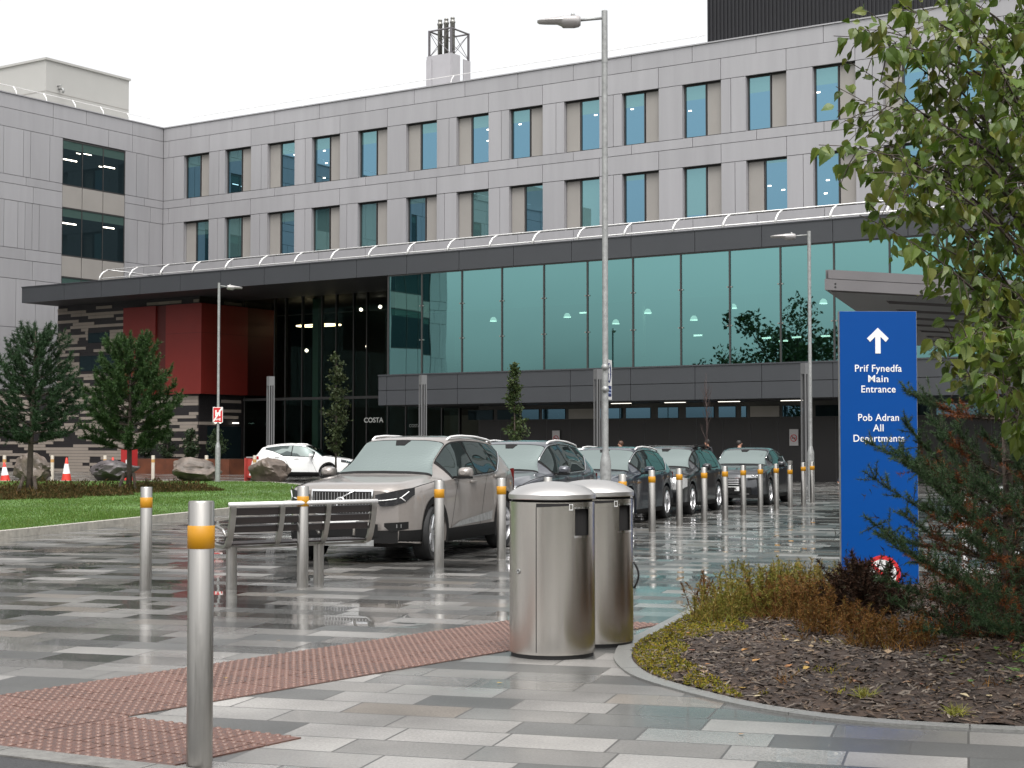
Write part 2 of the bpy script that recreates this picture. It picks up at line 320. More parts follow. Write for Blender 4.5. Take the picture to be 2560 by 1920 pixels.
# tactile paving: red slabs with blisters
M['tact_top'] = mat('worn_highlit_blister_top', (.140,.080,.062), .45, 0, .15, 30)  # tops lighter than the slabs: wet highlights put into the colour, besides wear
M['tact'] = mat('red_tactile_slab', (.092,.043,.032), .42, 0, .22, 14, .15, 70, rvar=.14); island(M['tact'], .22)
u = Vector((.603,.797,0)); w = Vector((.797,-.603,0))    # strip direction, towards camera-right
tb = MB(); dm_ = MB()
def dome(p, r=.0185, h=.0075):
    n = 8; b0 = len(dm_.v)
    for rr, zz in ((r,0),(r*.78,h*.8)):
        for j in range(n): dm_.v.append((p.x+rr*math.cos(2*math.pi*j/n), p.y+rr*math.sin(2*math.pi*j/n), p.z+zz))
    dm_.v.append((p.x,p.y,p.z+h))
    for j in range(n):
        k = (j+1)%n; dm_.f.append((b0+j,b0+k,b0+n+k,b0+n+j)); dm_.mi.append(0); dm_.f.append((b0+n+j,b0+n+k,b0+2*n)); dm_.mi.append(0)
def kside(p): return (p - Vector((-1.66,7.41,0))).dot(kn)       # >0 beyond the kerb
def clip(poly, planes):
    for (p, n_) in planes:
        out = []
        for i in range(len(poly)):
            a, b_ = poly[i-1], poly[i]; da, db = (a-p).dot(n_), (b_-p).dot(n_)
            if da >= 0: out.append(a)
            if (da >= 0) != (db >= 0): out.append(a + (b_-a)*(da/(da-db)))
        poly = out
        if len(poly) < 3: return []
    return poly
def slabs(o0, ax, ay, ir, jr, planes, stag=None, s=.40, gap=.006):
    for j in jr:
        for i in ir:
            o = o0 + ax*(s*i + (stag or {}).get(j, 0)) + ay*(s*j)
            q = [o+ax*gap+ay*gap, o+ax*(s-gap)+ay*gap, o+ax*(s-gap)+ay*(s-gap), o+ax*gap+ay*(s-gap)]
            if ax.cross(ay).z < 0: q.reverse()
            q = clip(q, planes)
            if len(q) < 3: continue
            tb.prism([(p.x,p.y) for p in q], -.02, .007)
            for k in range(6):
                for l in range(6):
                    p = o + ax*(.033+k*.0668) + ay*(.033+l*.0668) + Vector((0,0,.007))
                    if all((p-pp).dot(nn) > .012 for pp, nn in planes): dome(p)
P0 = Vector((-3.07,9.48,0)); K0 = Vector((-1.66,7.41,0))
slabs(P0, u, w, range(-5,14), range(3), [(K0+kn*.004, kn)], {1:.2})
u2 = Vector((.863,-.505,0)); w2 = Vector((.505,.863,0))
slabs(Vector((-3.6,8.36,0)), u2, w2, range(-3,8), range(0,4), [(K0+kn*.004, kn), (P0+w*1.204, w), (Vector((-2.14,8.72,0)), -w2), (Vector((-1.08,8.1,0)), Vector((-.81,.59,0)))], {1:.2})
struct('tactile_paving', tb, M['tact'])
g = MB(); pq = clip([P0-u*2.0, P0-u*2.0+w*1.2, P0+u*5.6+w*1.2, P0+u*5.6], [(K0+kn*.004, kn)]); g.add([(p.x,p.y,.004) for p in pq],[tuple(range(len(pq)))]); pq = clip([Vector((-4.4,8.6,0)),Vector((-4.4,7.2,0)),Vector((-.9,6.9,0)),Vector((-.9,8.7,0)),Vector((-2.1,9.4,0))], [(K0+kn*.004, kn), (P0+w*1.204, w), (Vector((-2.14,8.72,0)), -w2), (Vector((-1.08,8.1,0)), Vector((-.81,.59,0)))]); g.add([(p.x,p.y,.0042) for p in pq],[tuple(range(len(pq)))]); struct('tactile_bedding', g, mat('sand_joint',(.17,.12,.10),.7,0,.2,30))
struct('tactile_blisters', dm_, M['tact_top'], True, 'stuff')
# lawn island with concrete kerb
lawn = [(-9.6,20.0),(-8.9,22.6),(-8.12,25.6),(-7.25,29.6),(-6.4,33.6),(-5.62,38.2),(-5.35,42),(-5.6,47),(-6.5,52.5),(-8.0,57.2),(-9.9,60.8),(-12,61.6),(-20,61.6),(-34,61.6),(-34,20)]
def offs(poly, d):
    out = []; n = len(poly)
    for i in range(n):
        a = Vector(poly[i-1]); b_ = Vector(poly[i]); c = Vector(poly[(i+1)%n])
        t = ((b_-a).normalized()+(c-b_).normalized()).normalized(); out.append((b_.x - t.y*d, b_.y + t.x*d))
    return out
def smooth_poly(poly, k0, k1, n=6):
    out = []; L_ = len(poly)
    for i in range(L_):
        if k0 <= i < k1:
            p0,p1,p2,p3 = (Vector(poly[max(i-1,0)]),Vector(poly[i]),Vector(poly[(i+1)%L_]),Vector(poly[(i+2)%L_]))
            for j in range(n):
                t = j/n; q = .5*((2*p1)+(p2-p0)*t+(2*p0-5*p1+4*p2-p3)*t*t+(3*p1-p0-3*p2+p3)*t**3); out.append((q.x,q.y))
        else: out.append(poly[i])
    return out
lawn = smooth_poly(lawn, 0, 10)
inner = offs(lawn, .14)
kb = MB(); n_ = len(lawn)
for i in range(n_-1):
    a,b_,c,d = lawn[i],lawn[i+1],inner[i+1],inner[i]
    kb.prism([a,b_,c,d], 0, .13)
struct('lawn_kerb', kb, M['conc'])
def lawn_mat():
    m = mat('lawn_turf', (.06,.12,.022), .8, 0, .4, .5, .6, 30); return m
M['turf'] = lawn_mat()
def lawn_h(x, y):    # gently domed island
    d = min(1., max(0., (-(x+5.0)+ (0 if y<40 else 0))/6.0)); return .11 + .10*d*min(1, max(0,(61-y)/8))*min(1,max(0,(y-22)/6))
lm = MB(); lm.prism(inner, .0, .115); struct('lawn', lm, M['turf'])
# planting bed, granite edging flush with the paving
edge_in = [(7.5,7.3),(4.5,7.98),(2.71,8.38),(2.01,8.62),(1.63,8.90),(1.34,9.27),(1.05,9.86),(.90,10.3),(.84,10.85),(.86,11.3),(.95,11.9),(1.14,12.5),(1.43,13.4),(1.85,14.7),(2.3,15.9),(3.0,16.9),(4.5,17.6),(9,18.2)]
es = []
for i in range(len(edge_in)-1):
    p0,p1,p2,p3 = [Vector(edge_in[min(max(k,0),len(edge_in)-1)]) for k in (i-1,i,i+1,i+2)]
    for j in range(8):
        t = j/8; q = .5*((2*p1)+(p2-p0)*t+(2*p0-5*p1+4*p2-p3)*t*t+(3*p1-p0-3*p2+p3)*t**3); es.append(q)
es.append(Vector(edge_in[-1]))
eb = MB(); acc = 0
for i in range(len(es)-1):
    t0 = (es[min(i+1,len(es)-1)]-es[max(i-1,0)]).normalized(); t1 = (es[min(i+2,len(es)-1)]-es[i]).normalized()
    n0 = Vector((-t0.y,t0.x)); n1 = Vector((-t1.y,t1.x)); wd = .125
    a,b_ = es[i],es[i+1]; acc += (b_-a).length
    if acc > .9: acc = 0; a = a + t0*.006
    q = [a, b_, b_+n1*wd, a+n0*wd]; eb.prism([(p.x,p.y) for p in q], -.02, .014)
struct('granite_edging', eb, M['granite'])
M['soil'] = mat('bark_mulch_soil', (.030,.017,.010), .75, 0, .5, 6, 1.0, 22)
poly = [(p.x,p.y) for p in es] + [(14,18.2),(14,7)]
def inbed(x, y, m_=0.):
    c = False
    for a in range(len(poly)):
        x1,y1 = poly[a]; x2,y2 = poly[a-1]
        if (y1>y) != (y2>y) and x < (x2-x1)*(y-y1)/(y2-y1)+x1: c = not c
    return c
def edist(x, y): return min(math.hypot(p.x-x, p.y-y) for p in es[::2])
def bed_h(x, y):
    d = edist(x, y); return .01 + .13*(1-math.exp(-d/.8)) + .02*math.sin(x*5.1+y*3.3)*min(1,d)
bm = bmesh.new(); vs = [bm.verts.new((x,y,0)) for x,y in poly]; bm.faces.new(vs)
bmesh.ops.triangulate(bm, faces=bm.faces[:]); bmesh.ops.subdivide_edges(bm, edges=bm.edges[:], cuts=5, use_grid_fill=True)
bmesh.ops.subdivide_edges(bm, edges=[e for e in bm.edges if e.calc_length() > .35], cuts=2, use_grid_fill=True)
for v in bm.verts: v.co.z = bed_h(v.co.x, v.co.y)
me = bpy.data.meshes.new('planting_bed'); bm.to_mesh(me); bm.free(); me.materials.append(M['soil']); me.polygons.foreach_set('use_smooth',[True]*len(me.polygons))
bo = bpy.data.objects.new('planting_bed_soil', me); C.objects.link(bo); bo['kind'] = 'structure'
# ------------------------------------------------------------------ the hospital building (facade frame: x to the right along the front, y into the building)
FO = (12.79, 62.0, 0); FA = R(-33.498)
EX = Vector((math.cos(FA), math.sin(FA), 0)); EY = Vector((-math.sin(FA), math.cos(FA), 0))
def fw(x, y, z=0): return Vector(FO) + EX*x + EY*y + Vector((0,0,z))
Y2 = 17.07; XW = -55.26
hosp = thing('hospital_building', 'pale grey panelled hospital block with a side wing, rising behind the dark entrance front', 'building', FO, FA)
G = .015
# --- cladding of the main front (panels with open joints over a dark backing)
Z = [13.28, 13.78, 16.60, 16.62, 17.66, 18.20, 21.12, 21.14, 22.29, 23.2]
X0, X1 = XW+.01, 22.0
wins = [-53.26+3.776*k for k in range(19)]; WW = 2.30
side_row1 = 'RRLRRLLRLRRRRLRLRRR'; side_row2 = 'LRLRRRLLLRRLRLLRLLR'
c = MB(); bk = MB()
bk.box(XW, X1, Y2+.32, Y2+12, 9.0, 23.1)
def panels(xs, z0, z1, y=Y2):
    for a,b_ in zip(xs[:-1], xs[1:]):
        if b_-a > .08: c.box(a+G, b_-G, y, y+.10, z0+G, z1-G)
pr = random.Random(3)
for (z0,z1,ph) in ((22.29,23.2,.6),(21.14,22.29,2.3),(17.66,18.20,.6),(16.62,17.66,2.3),(13.0,13.76,.6),(11.8,13.0,2.3)):
    xs = [X0]; x = wins[0] + ph - 3.776
    while x < X1:
        if x > X0+.3: xs.append(x)
        x += 3.776
    xs.append(X1); panels(xs, z0, z1)
c.box(X0+.02, X1, Y2-.06, Y2+.6, 23.2, 23.27)          # coping
for (z0,z1) in ((18.20,21.14),(13.76,16.62)):
    panels([X0, X0+1.0 , wins[0]-.02], z0, z1)
    for k in range(len(wins)-1):
        a = wins[k]+WW; b_ = wins[k+1]; xs = [a]
        if pr.random() < .8: xs.append(a + (b_-a)*pr.choice((.4,.55,.62)))
        xs.append(b_); panels(xs, z0, z1)
    panels([wins[-1]+WW, X1], z0, z1)
# reveals
for (z0,z1) in ((18.20,21.14),(13.76,16.62)):
    for x in wins:
        c.box(x-.02, x+.02-G, Y2+.1, Y2+.34, z0, z1); c.box(x+WW-.02+G, x+WW+.02, Y2+.1, Y2+.34, z0, z1)
# --- cladding of the side wing
def wpan(ys, z0, z1):
    for a,b_ in zip(ys[:-1], ys[1:]):
        if b_-a > .08: c.box(XW-.10, XW, a+G, b_-G, z0+G, z1-G)
YE = -50.0
wing_w = [8.37 - (11.0 + 9.0*(k-1) if k else 0) for k in range(7)]; WL = 5.28
bk.box(XW-16, XW-.12, YE, Y2+12, 0, 23.1)
for (z0,z1,ph) in ((22.29,23.2,0),(21.14,22.29,1.9),(17.66,18.20,0),(16.62,17.66,1.9),(13.0,13.7,0),(11.8,13.0,1.9)):
    for k in range(len(wing_w)+1):
        hi = wing_w[k-1] if k else Y2; lo = (wing_w[k]+WL) if k < len(wing_w) else YE
        if z0 > 21: 
            if k < len(wing_w): ys = [wing_w[k]-.8, wing_w[k]+1.9+ph, wing_w[k]+WL+.6, hi-.8 if k else Y2]
            else: ys = [YE, hi-.8]
        else: ys = [lo, (lo+hi)/2 + ph*.3, hi]
        wpan(sorted(ys), z0, z1)
for (z0,z1) in ((18.2,21.14),(13.7,16.62),(8.8,11.8),(4.4,8.8),(0.1,4.4)):
    for k in range(len(wing_w)+1):
        hi = wing_w[k-1] if k else Y2; lo = (wing_w[k]+WL) if k < len(wing_w) else YE
        ys = [lo]; y = lo + pr.uniform(.5,1.2)
        while y < hi-.4: ys.append(y); y += pr.choice((.55,1.05,1.5))
        wpan(ys+[hi], z0, z1)
c.box(XW-.6, XW+.06, YE, Y2+.6, 23.2, 23.27)
bk.build('wall_backing', M['clad_back'], hosp); c.build('wall_cladding', M['clad'], hosp)
# roof slabs
rf = MB(); rf.box(XW-16, XW-.6, YE, Y2+12, 23.1, 23.18); rf.box(XW-.6, X1, Y2+.6, Y2+12, 23.1, 23.18); rf.build('roof', M['plant_room'], hosp)
# --- windows of the main front
def window(x, z0, z1, side, blind, dark, lights):
    gx0, gx1 = (x+.02, x+1.34) if side == 'R' else (x+.96, x+WW-.02)
    px0, px1 = (x+1.40, x+WW-.03) if side == 'R' else (x+.03, x+.90)
    f = MB(); y = Y2+.26
    f.box(x+.02, x+WW-.02, y-.04, y+.06, z1-.07, z1); f.box(x+.02, x+WW-.02, y-.04, y+.06, z0, z0+.05)
    for xx in (gx0, gx1-.06): f.box(xx, xx+.06, y-.04, y+.055, z0+.05, z1-.07)
    f.box(x+.02, x+WW-.02, y-.25, y-.05, z1+.004, z1+.03)
    fr = f.build('window', M['frame'], hosp)
    p = MB(); p.box(px0, px1, y-.02, y+.05, z0+.05, z1-.07); p.build('infill_panel', M['beige'], fr)
    g_ = MB(); y+= .02; zb = z1-.07-(z1-z0)*blind
    if blind > .02: g_.m = 1; g_.quad((gx0+.06,y,zb),(gx1-.06,y,zb),(gx1-.06,y,z1-.07),(gx0+.06,y,z1-.07))
    g_.m = 0; g_.quad((gx0+.06,y,z0+.05),(gx1-.06,y,z0+.05),(gx1-.06,y,zb),(gx0+.06,y,zb))
    g_.build('pane', [M['glass_win'], M['glass_blind']], fr)
    if lights:
        l = MB()
        for (lx,lz) in lights: l.box(gx0+.06+(gx1-gx0-.12)*lx-.09, gx0+.06+(gx1-gx0-.12)*lx+.09, y-.012, y-.004, z0+(z1-z0)*lz-.03, z0+(z1-z0)*lz+.03)
        l.build('ceiling_light', M['lamp'], fr)
b1 = [.24]*4+[.26,.2,.24,.24,.26,.24,.26,.28,.3,.3,.3,.3,.3,.3,.3]
b2 = [.3,.9,.2,.95,.95,.1,.95,.1,.95,.1,.9,.05,.05,.1,.1,.3,.1,.2,.1]
lights1 = {3:[(.6,.7),(.75,.42),(.6,.1)],6:[(.9,.68),(.9,.45)],7:[(.42,.7)],8:[(.75,.68)],9:[(.35,.7)],10:[(.2,.52)],12:[(.1,.55)],2:[(.9,.7)]}
lights2 = {11:[(.8,.4),(.15,.5)],12:[(.5,.5),(.4,.26)],13:[(.5,.6)]}
for k, x in enumerate(wins):
    window(x, 18.22, 21.12, side_row1[k], b1[k], k < 5, lights1.get(k)); window(x, 13.78, 16.60, side_row2[k], b2[k], k < 9, lights2.get(k))
# --- windows of the wing
for k, y0 in enumerate(wing_w):
    for (z0,z1) in ((18.15,21.08),(13.62,16.72),(9.0,12.28)):
        x = XW-.06; f = MB()
        f.box(x-.1,x+.03,y0,y0+WL,z1-.07,z1); f.box(x-.1,x+.03,y0,y0+WL,z0,z0+.06)
        ys = [y0, y0+1.62, y0+3.37, y0+WL-.06]
        for yy in ys: f.box(x-.1,x+.028,yy,yy+.06,z0+.06,z1-.07)
        fr = f.build('window', M['frame'], hosp); p = MB()
        for a,b_ in zip(ys[:-1],ys[1:]):
            zb = z1-.6
            p.m=1; p.quad((x,a+.06,zb),(x,b_,zb),(x,b_,z1-.07),(x,a+.06,z1-.07)); p.m=0; p.quad((x,a+.06,z0+.06),(x,b_,z0+.06),(x,b_,zb),(x,a+.06,zb))
        p.build('pane', [M['glass_wing'],M['glass_wing_blind']], fr)
        if k == 0 and z0 > 13:
            l = MB(); h = z1-z0
            for (ya,yb,zz) in ((.0,1.2,.55 if z0>17 else .66),(3.45,4.4,.56 if z0>17 else .70)): l.box(x+.004,x+.012,y0+max(ya,.08),y0+yb,z0+h*zz,z0+h*zz+.075)
            if z0 > 17: l.box(x+.004,x+.012,y0+1.15,y0+1.5,z0+h*.74,z0+h*.74+.04); l.box(x+.004,x+.012,y0+1.75,y0+2.4,z0+h*.76,z0+h*.76+.04); l.box(x+.004,x+.012,y0+3.05,y0+3.3,z0+h*.54,z0+h*.54+.06)
            l.build('ceiling_light', M['lamp'], fr)
    for (z0,z1) in ((16.72,18.15),(12.28,13.62),(4.5,9.0)):
        p = MB(); ys = [y0, y0+1.65, y0+3.4, y0+WL]
        for a,b_ in zip(ys[:-1],ys[1:]): p.box(XW-.09,XW-.035,a+.03,b_-.03,z0+.02,z1-.02)
        p.build('spandrel_panel', M['beige'] if z0 > 5 else M['clad'], hosp)
# --- plant rooms, louvred penthouse, flue, roof rails
p = MB(); p.box(-74,-60,10.9,18.26,23.18,27.35); o = p.build('plant_room', M['plant_room'], hosp)
q = MB(); q.box(-74.1,-59.9,10.8,18.36,27.35,27.5); q.build('coping', M['plant_room'], o)
q = MB(); q.tube([(-59.99,12.0,25.55),(-59.6,12.0,25.55),(-59.5,12.0,25.4),(-59.6,12.0,25.25)],.07,8); q.tube([(-59.99,11.9,25.75),(-59.65,11.9,25.75)],.05); q.build('vent_pipe', M['galv'], o, True)
q = MB(); q.box(-60.0+.004,-59.985,10.9,18.26,25.24,25.27); q.box(-74,-60,10.88,10.896,25.24,25.27); q.build('joint', M['beige'], o)
p = MB(); p.box(-74,-58,-46,-24,23.18,26.2); p.build('plant_room', M['plant_room'], hosp)
p = MB(); p.box(-14.4,24,18.0,28,23.18,30.0); o = p.build('penthouse', M['louvre'], hosp)
q = MB(); x = -14.4
while x < 12: q.box(x, x+.08, 17.93, 17.998, 23.2, 30.0); x += .22
q.build('louvre_blades', M['louvre'], o)
fl = MB(); fl.box(-38.75,-36.77,25,25.06,23.1,27.55)                # flue casing and frame
fl.box(-36.76,-36.70,25.0,26.0,23.1,27.55); fl.box(-38.75,-38.3,24.95,25.0,23.1,27.3); fl.box(-36.76,-36.7,26.4,27.2,23.1,27.4)
o = fl.build('flue_stack', mat('flue_casing',(.40,.39,.41),.5,.3,.05,1), hosp)
q = MB()
for (x,y) in ((-38.6,25.1),(-36.8,25.1),(-38.6,27.1),(-36.8,27.1)): q.box(x-.06,x+.06,y-.06,y+.06,23.1,29.3)
for (a,b_) in (((-38.6,25.1),(-36.8,25.1)),((-36.8,25.1),(-36.8,27.1)),((-38.6,25.1),(-38.6,27.1)),((-38.6,27.1),(-36.8,27.1))):
    q.tube([(a[0],a[1],29.25),(b_[0],b_[1],29.25)],.06,6); q.tube([(a[0],a[1],27.5),(b_[0],b_[1],29.2)],.022,5); q.tube([(b_[0],b_[1],27.5),(a[0],a[1],29.2)],.022,5)
q.build('frame', mat('flue_frame',(.16,.15,.16),.5,.5,.1,2), o)
fp_ = mat('flue_pipe',(.27,.265,.25),.45,.5,.08,2)
for i in range(3):
    q = MB(); xx = -38.15+.52*i; q.lathe([(.16,23.1),(.16,29.75),(.19,29.75),(.19,29.85),(.15,29.9),(.13,30.02),(.15,30.03),(.15,30.1),(.1,30.14)],14,xx,25.7); q.build('flue_pipe', fp_, o, True)
q = MB(); rz = 23.27
def rail_run(pts, st, h=.62, back=(0,.35)):
    q.tube(pts, .022, 6)
    for p_ in st: q.tube([(p_[0],p_[1],rz),(p_[0]+back[0]*.25,p_[1]+back[1]*.25,rz+h*.5),(p_[0]+back[0],p_[1]+back[1],rz+h)],.03,6)
xs = [-52.5+2.35*i for i in range(17)]
rail_run([(-53.2,Y2+.75,rz+.62),(-14.5,Y2+.75,rz+.62)], [(x,Y2+.4) for x in xs]); q.tube([(-53.2,Y2+.4,rz+.06),(-14.5,Y2+.4,rz+.06)],.02,6)
ys = [-2+2.35*i for i in range(8)]
rail_run([(XW-.75,-30,rz+.62),(XW-.75,16.5,rz+.62)], [(XW-.4,y) for y in ys], back=(-.35,0))
q.build('roof_guard_rail', M['galv_white'], hosp)

# ------------------------------------------------------------------ entrance pavilion under its dark flat roof
pav = thing('entrance_pavilion', 'low dark grey entrance building with overhanging flat roof and a long band of teal glass', 'building', FO, FA)
XL, XR = -48.76, 23.0
fz0, fz1 = 9.60, 10.47
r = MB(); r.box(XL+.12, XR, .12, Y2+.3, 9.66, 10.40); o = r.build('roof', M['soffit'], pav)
f = MB()
xs = [XL]+[-45.2+0, -42.2,-39.2]+[-36.2+.0,-33.3,-30.3,-27.3,-24.33,-21.3,-18.27,-15.26,-12.2,-9.21,-6.16,-3.12,-.06,3.01,6.0,9.0,12.0,15.0,18.0,XR]
for a,b_ in zip(xs[:-1],xs[1:]): f.box(a+.012,b_-.012,0,.10,fz0,fz1)
f.box(XL,XL+.1,.11,Y2-2,fz0,fz1)
f.box(XL-.02,XR,-.03,.35,fz1+.004,fz1+.05)
f.build('fascia', M['dkgrey'], pav)
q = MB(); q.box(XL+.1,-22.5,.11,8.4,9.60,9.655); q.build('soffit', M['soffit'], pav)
# glazed first floor
mull = [-22.44,-20.45,-18.15,-15.93,-13.68,-11.43,-9.16,-6.86,-4.60,-2.34,-.05,2.24,4.5,6.8,9.1,11.3,13.6,15.9,18.2]
for a,b_ in zip(mull[:-1],mull[1:]):
    g_ = MB(); g_.quad((a+.035,.09,4.87),(b_-.035,.09,4.87),(b_-.035,.09,9.54),(a+.035,.09,9.54)); g_.build('glass_pane', M['glass_pav'], pav)
f = MB()
for a in mull: f.box(a-.035,a+.035,.05,.22,4.87,9.54)
f.box(-22.44,18.2,.04,.14,9.54,9.60)
for a in mull[1:]:
    for z in (6.6,8.1):
        for s_ in (-.06,.06): f.lathe([(.03,-.02),(.03,.02)],8); 
for i in range(0): pass
f.build('mullions', M['frame'], pav)
dn = MB()
for a in mull[1:]:
    for z in (6.45,8.05):
        for s_ in (-.09,.09): dn.box(a+s_-.03,a+s_+.03,.03,.085,z-.025,z+.025)
dn.build('glass_fixings', M['steel'], pav)
g_ = MB(); g_.quad((-22.47,.2,4.87),(-22.47,9,4.87),(-22.47,9,9.6),(-22.47,.2,9.6)); g_.build('glass_pane', M['glass_dark'], pav)
# lower fascia band
f = MB(); xs = [-22.98,-22.47,-21.35,-18.35,-15.3,-12.27,-9.25,-6.18,-3.16,-.1,2.95,6,9,12,15,18]
for a,b_ in zip(xs[:-1],xs[1:]):
    f.box(a+.012,b_-.012,0,.08,3.42,4.10); f.box(a+.012,b_-.012,0,.08,4.125,4.80)
f.box(-22.98,-22.90,.09,5.5,3.42,4.80)
fb = MB(); fb.box(-22.85,17.9,.082,.088,3.47,4.73); fb.build('joint_backing', M['darkhole'], pav)
f.box(-22.99,18,-.03,.3,4.81,4.87)
f.build('lower_fascia', M['dkgrey'], pav)
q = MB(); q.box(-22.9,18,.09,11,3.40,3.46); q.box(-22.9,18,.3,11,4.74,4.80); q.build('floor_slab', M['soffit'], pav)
# interior of the glazed floor
wl = mat('interior_wall',(.15,.17,.16),.7,0,.12,.4); q = MB()
q.box(-22.4,18,10.5,10.7,4.8,9.6); q.build('interior_wall', wl, pav)
q = MB(); q.box(-22.4,18,.55,.62,7.75,9.58); q.build('blind_pelmet', mat('pelmet',(.55,.58,.55),.7,0,.06,.3), pav)
q = MB(); q.box(-20.3,-20.0,2.5,2.8,4.8,9.5); q.box(-10.6,-10.3,3,3.3,4.8,9.5); q.box(-5.3,-4.9,3,3.4,4.8,9.5); q.build('interior_column', mat('interior_column',(.42,.44,.40),.6,0,.05,1), pav)
fm = mat('cafe_furniture',(.07,.07,.06),.6,0,.3,2); q = MB(); pr2 = random.Random(9)
for i in range(14):
    x = pr2.uniform(-20,4); y = pr2.uniform(.8,3.5); q.box(x-.5,x+.5,y-.4,y+.4,5.48,5.54); q.box(x-.05,x+.05,y-.05,y+.05,4.8,5.5)
    for s_ in (-.8,.8): q.box(x+s_-.22,x+s_+.22,y-.2,y+.2,4.8,5.25); q.box(x+s_*1.2-.04,x+s_*1.2+.04,y-.2,y+.2,5.25,5.7)
q.build('cafe_furniture', fm, pav)
for (x,z) in ((-18.39,7.43),(-14.26,7.43),(-11.68,7.02),(-10.03,7.42),(-7.74,7.01),(-5.85,7.44),(-1.7,7.44)):
    q = MB(); q.lathe([(.02,.2),(.07,.19),(.13,.13),(.165,.02)],16); q.m = 1; q.lathe([(.165,.02),(.17,-.015),(.1,-.02)],16)
    q.build('pendant_lamp', [M['lamp_dim'],M['lamp']], pav, True, (x,3,z))
q = MB()
for (x,z) in ((-9.08,6.57),(-5.67,6.32),(-4.85,6.16),(-4.22,6.3),(-2.86,6.3),(-24.2+9,7.9)): q.box(x-.2,x+.2,6,6.1,z-.035,z+.035)
q.build('ceiling_light', M['lamp'], pav)
# ground floor: dark wall, clerestory
q = MB(); q.box(-19.6,18,3.5,3.8,0,2.70); 
x = -19.6
q.build('ground_floor_wall', M['brownwall'], pav)
q = MB(); x = -19.6+1.3
while x < 18: q.box(x,x+.012,3.488,3.497,.0,2.7); x += 1.3
q.build('wall_joint', M['clad_back'], pav)
cl = [(-22.0,-20.7,'d'),(-20.2,-18.75,'d'),(-18.5,-17.3,'d'),(-17.1,-16.15,'b'),(-15.95,-14.7,'b'),(-14.5,-13.0,'p'),(-12.9,-11.65,'b'),(-11.45,-10.2,'b'),(-9.8,-8.8,'b'),(-8.4,-7.05,'b'),(-6.8,-6.0,'b'),(-5.72,-5.5,'b'),(-5.3,-3.95,'p'),(-3.8,-2.6,'b'),(-2.3,-1.2,'d'),(-.9,.6,'d'),(.9,2.6,'d'),(2.9,4.6,'b'),(4.9,6.6,'b'),(7,9,'b')]
f = MB(); f.box(-19.6,18,3.55,3.75,2.70,3.40); f.build('clerestory_frame', M['frame'], pav)
for (a,b_,k) in cl:
    if b_ < -19.7: continue
    q = MB(); q.box(a,b_,3.50,3.545,2.74,3.20); q.build('clerestory_window' if k != 'p' else 'infill_panel', {'d':M['glass_wing'],'b':M['glass_win'],'p':M['beige']}[k], pav)
for x in (-11.6,-8.9,-6.3,-3.4): 
    q = MB(); q.box(x,x+1.0,2.4,2.5,3.375,3.395); q.build('soffit_light', M['lamp_dim'], pav)
# --- atrium glazing and its dark hall
YA = 6.0
am = [-37.2,-35.0,-34.2,-33.0,-31.6,-30.6,-29.4,-28.5,-27.1,-25.9,-24.7,-23.6,-22.5]
for a,b_ in zip(am[:-1],am[1:]):
    g_ = MB(); g_.quad((a+.03,YA,0.05),(b_-.03,YA,.05),(b_-.03,YA,9.6),(a+.03,YA,9.6)); g_.build('entrance_glass', M['glass_dark'], pav)
f = MB()
for a in am: f.box(a-.03,a+.03,YA-.04,YA+.16,0,9.6)
f.box(-37.3,-22.5,YA-.06,YA+.10,3.98,4.12); f.box(-37.3,-22.5,YA-.05,YA+.1,0,.06)
f.build('entrance_frame', M['frame'], pav)
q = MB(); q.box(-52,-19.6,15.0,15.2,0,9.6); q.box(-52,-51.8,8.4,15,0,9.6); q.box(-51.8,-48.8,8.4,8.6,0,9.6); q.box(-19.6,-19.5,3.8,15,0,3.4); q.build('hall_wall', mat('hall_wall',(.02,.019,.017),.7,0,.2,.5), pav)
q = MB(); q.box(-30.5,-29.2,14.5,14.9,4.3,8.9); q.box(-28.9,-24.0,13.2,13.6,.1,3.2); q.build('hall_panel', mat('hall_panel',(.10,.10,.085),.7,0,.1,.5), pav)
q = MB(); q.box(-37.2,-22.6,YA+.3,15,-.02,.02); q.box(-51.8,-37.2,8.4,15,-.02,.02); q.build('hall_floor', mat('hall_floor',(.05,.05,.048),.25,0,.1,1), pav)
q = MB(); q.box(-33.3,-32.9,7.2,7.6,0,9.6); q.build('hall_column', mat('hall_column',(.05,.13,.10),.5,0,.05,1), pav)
lp = MB()
def ring(cx, cz, hw, hh, y):
    pts = []
    for i in range(25):
        a = 2*math.pi*i/24; pts.append((cx+hw*math.copysign(abs(math.cos(a))**.35,math.cos(a)), y+.6*math.sin(a), cz+.0))
    return pts
lp.tube(ring(-34.75,8.33,1.45,.1,9.4),.035,6); lp.build('ring_light', emit('ring_lamp',(1,.82,.5),3.5), pav)
for (x,z,y) in ((-31.34,9.04,9),(-29.99,9.13,9),(-30.88,6.98,9),(-35.29,6.9,9)):
    q = MB(); q.lathe([(.0,.05),(.09,.05),(.09,-.05),(0,-.05)],12,cap=False); q.build('downlight', M['lamp'], pav, True, (x,y,z), (R(70),0,0))
cs = text_obj('window_lettering', 'COSTA', .36, mat('lettering',(.55,.56,.53),.5,0,0), pav, (-28.0,YA-.05,2.72), ext=.004, sx=1.1, bold=.006)
text_obj('window_lettering', 'COSTA', .22, mat('lettering_dim',(.30,.31,.30),.5,0,0), pav, (-25.3,YA-.05,2.45), ext=.004)
# --- clad corner block with the red box
YS = 2.6
db = MB(); db.box(-48.8,-37.42,YS+.06,8.4,0,9.6); db.box(XW+.02,-48.8,YS+.06,8.0,0,4.88); db.build('corner_block_wall', M['plank_dark'], pav)
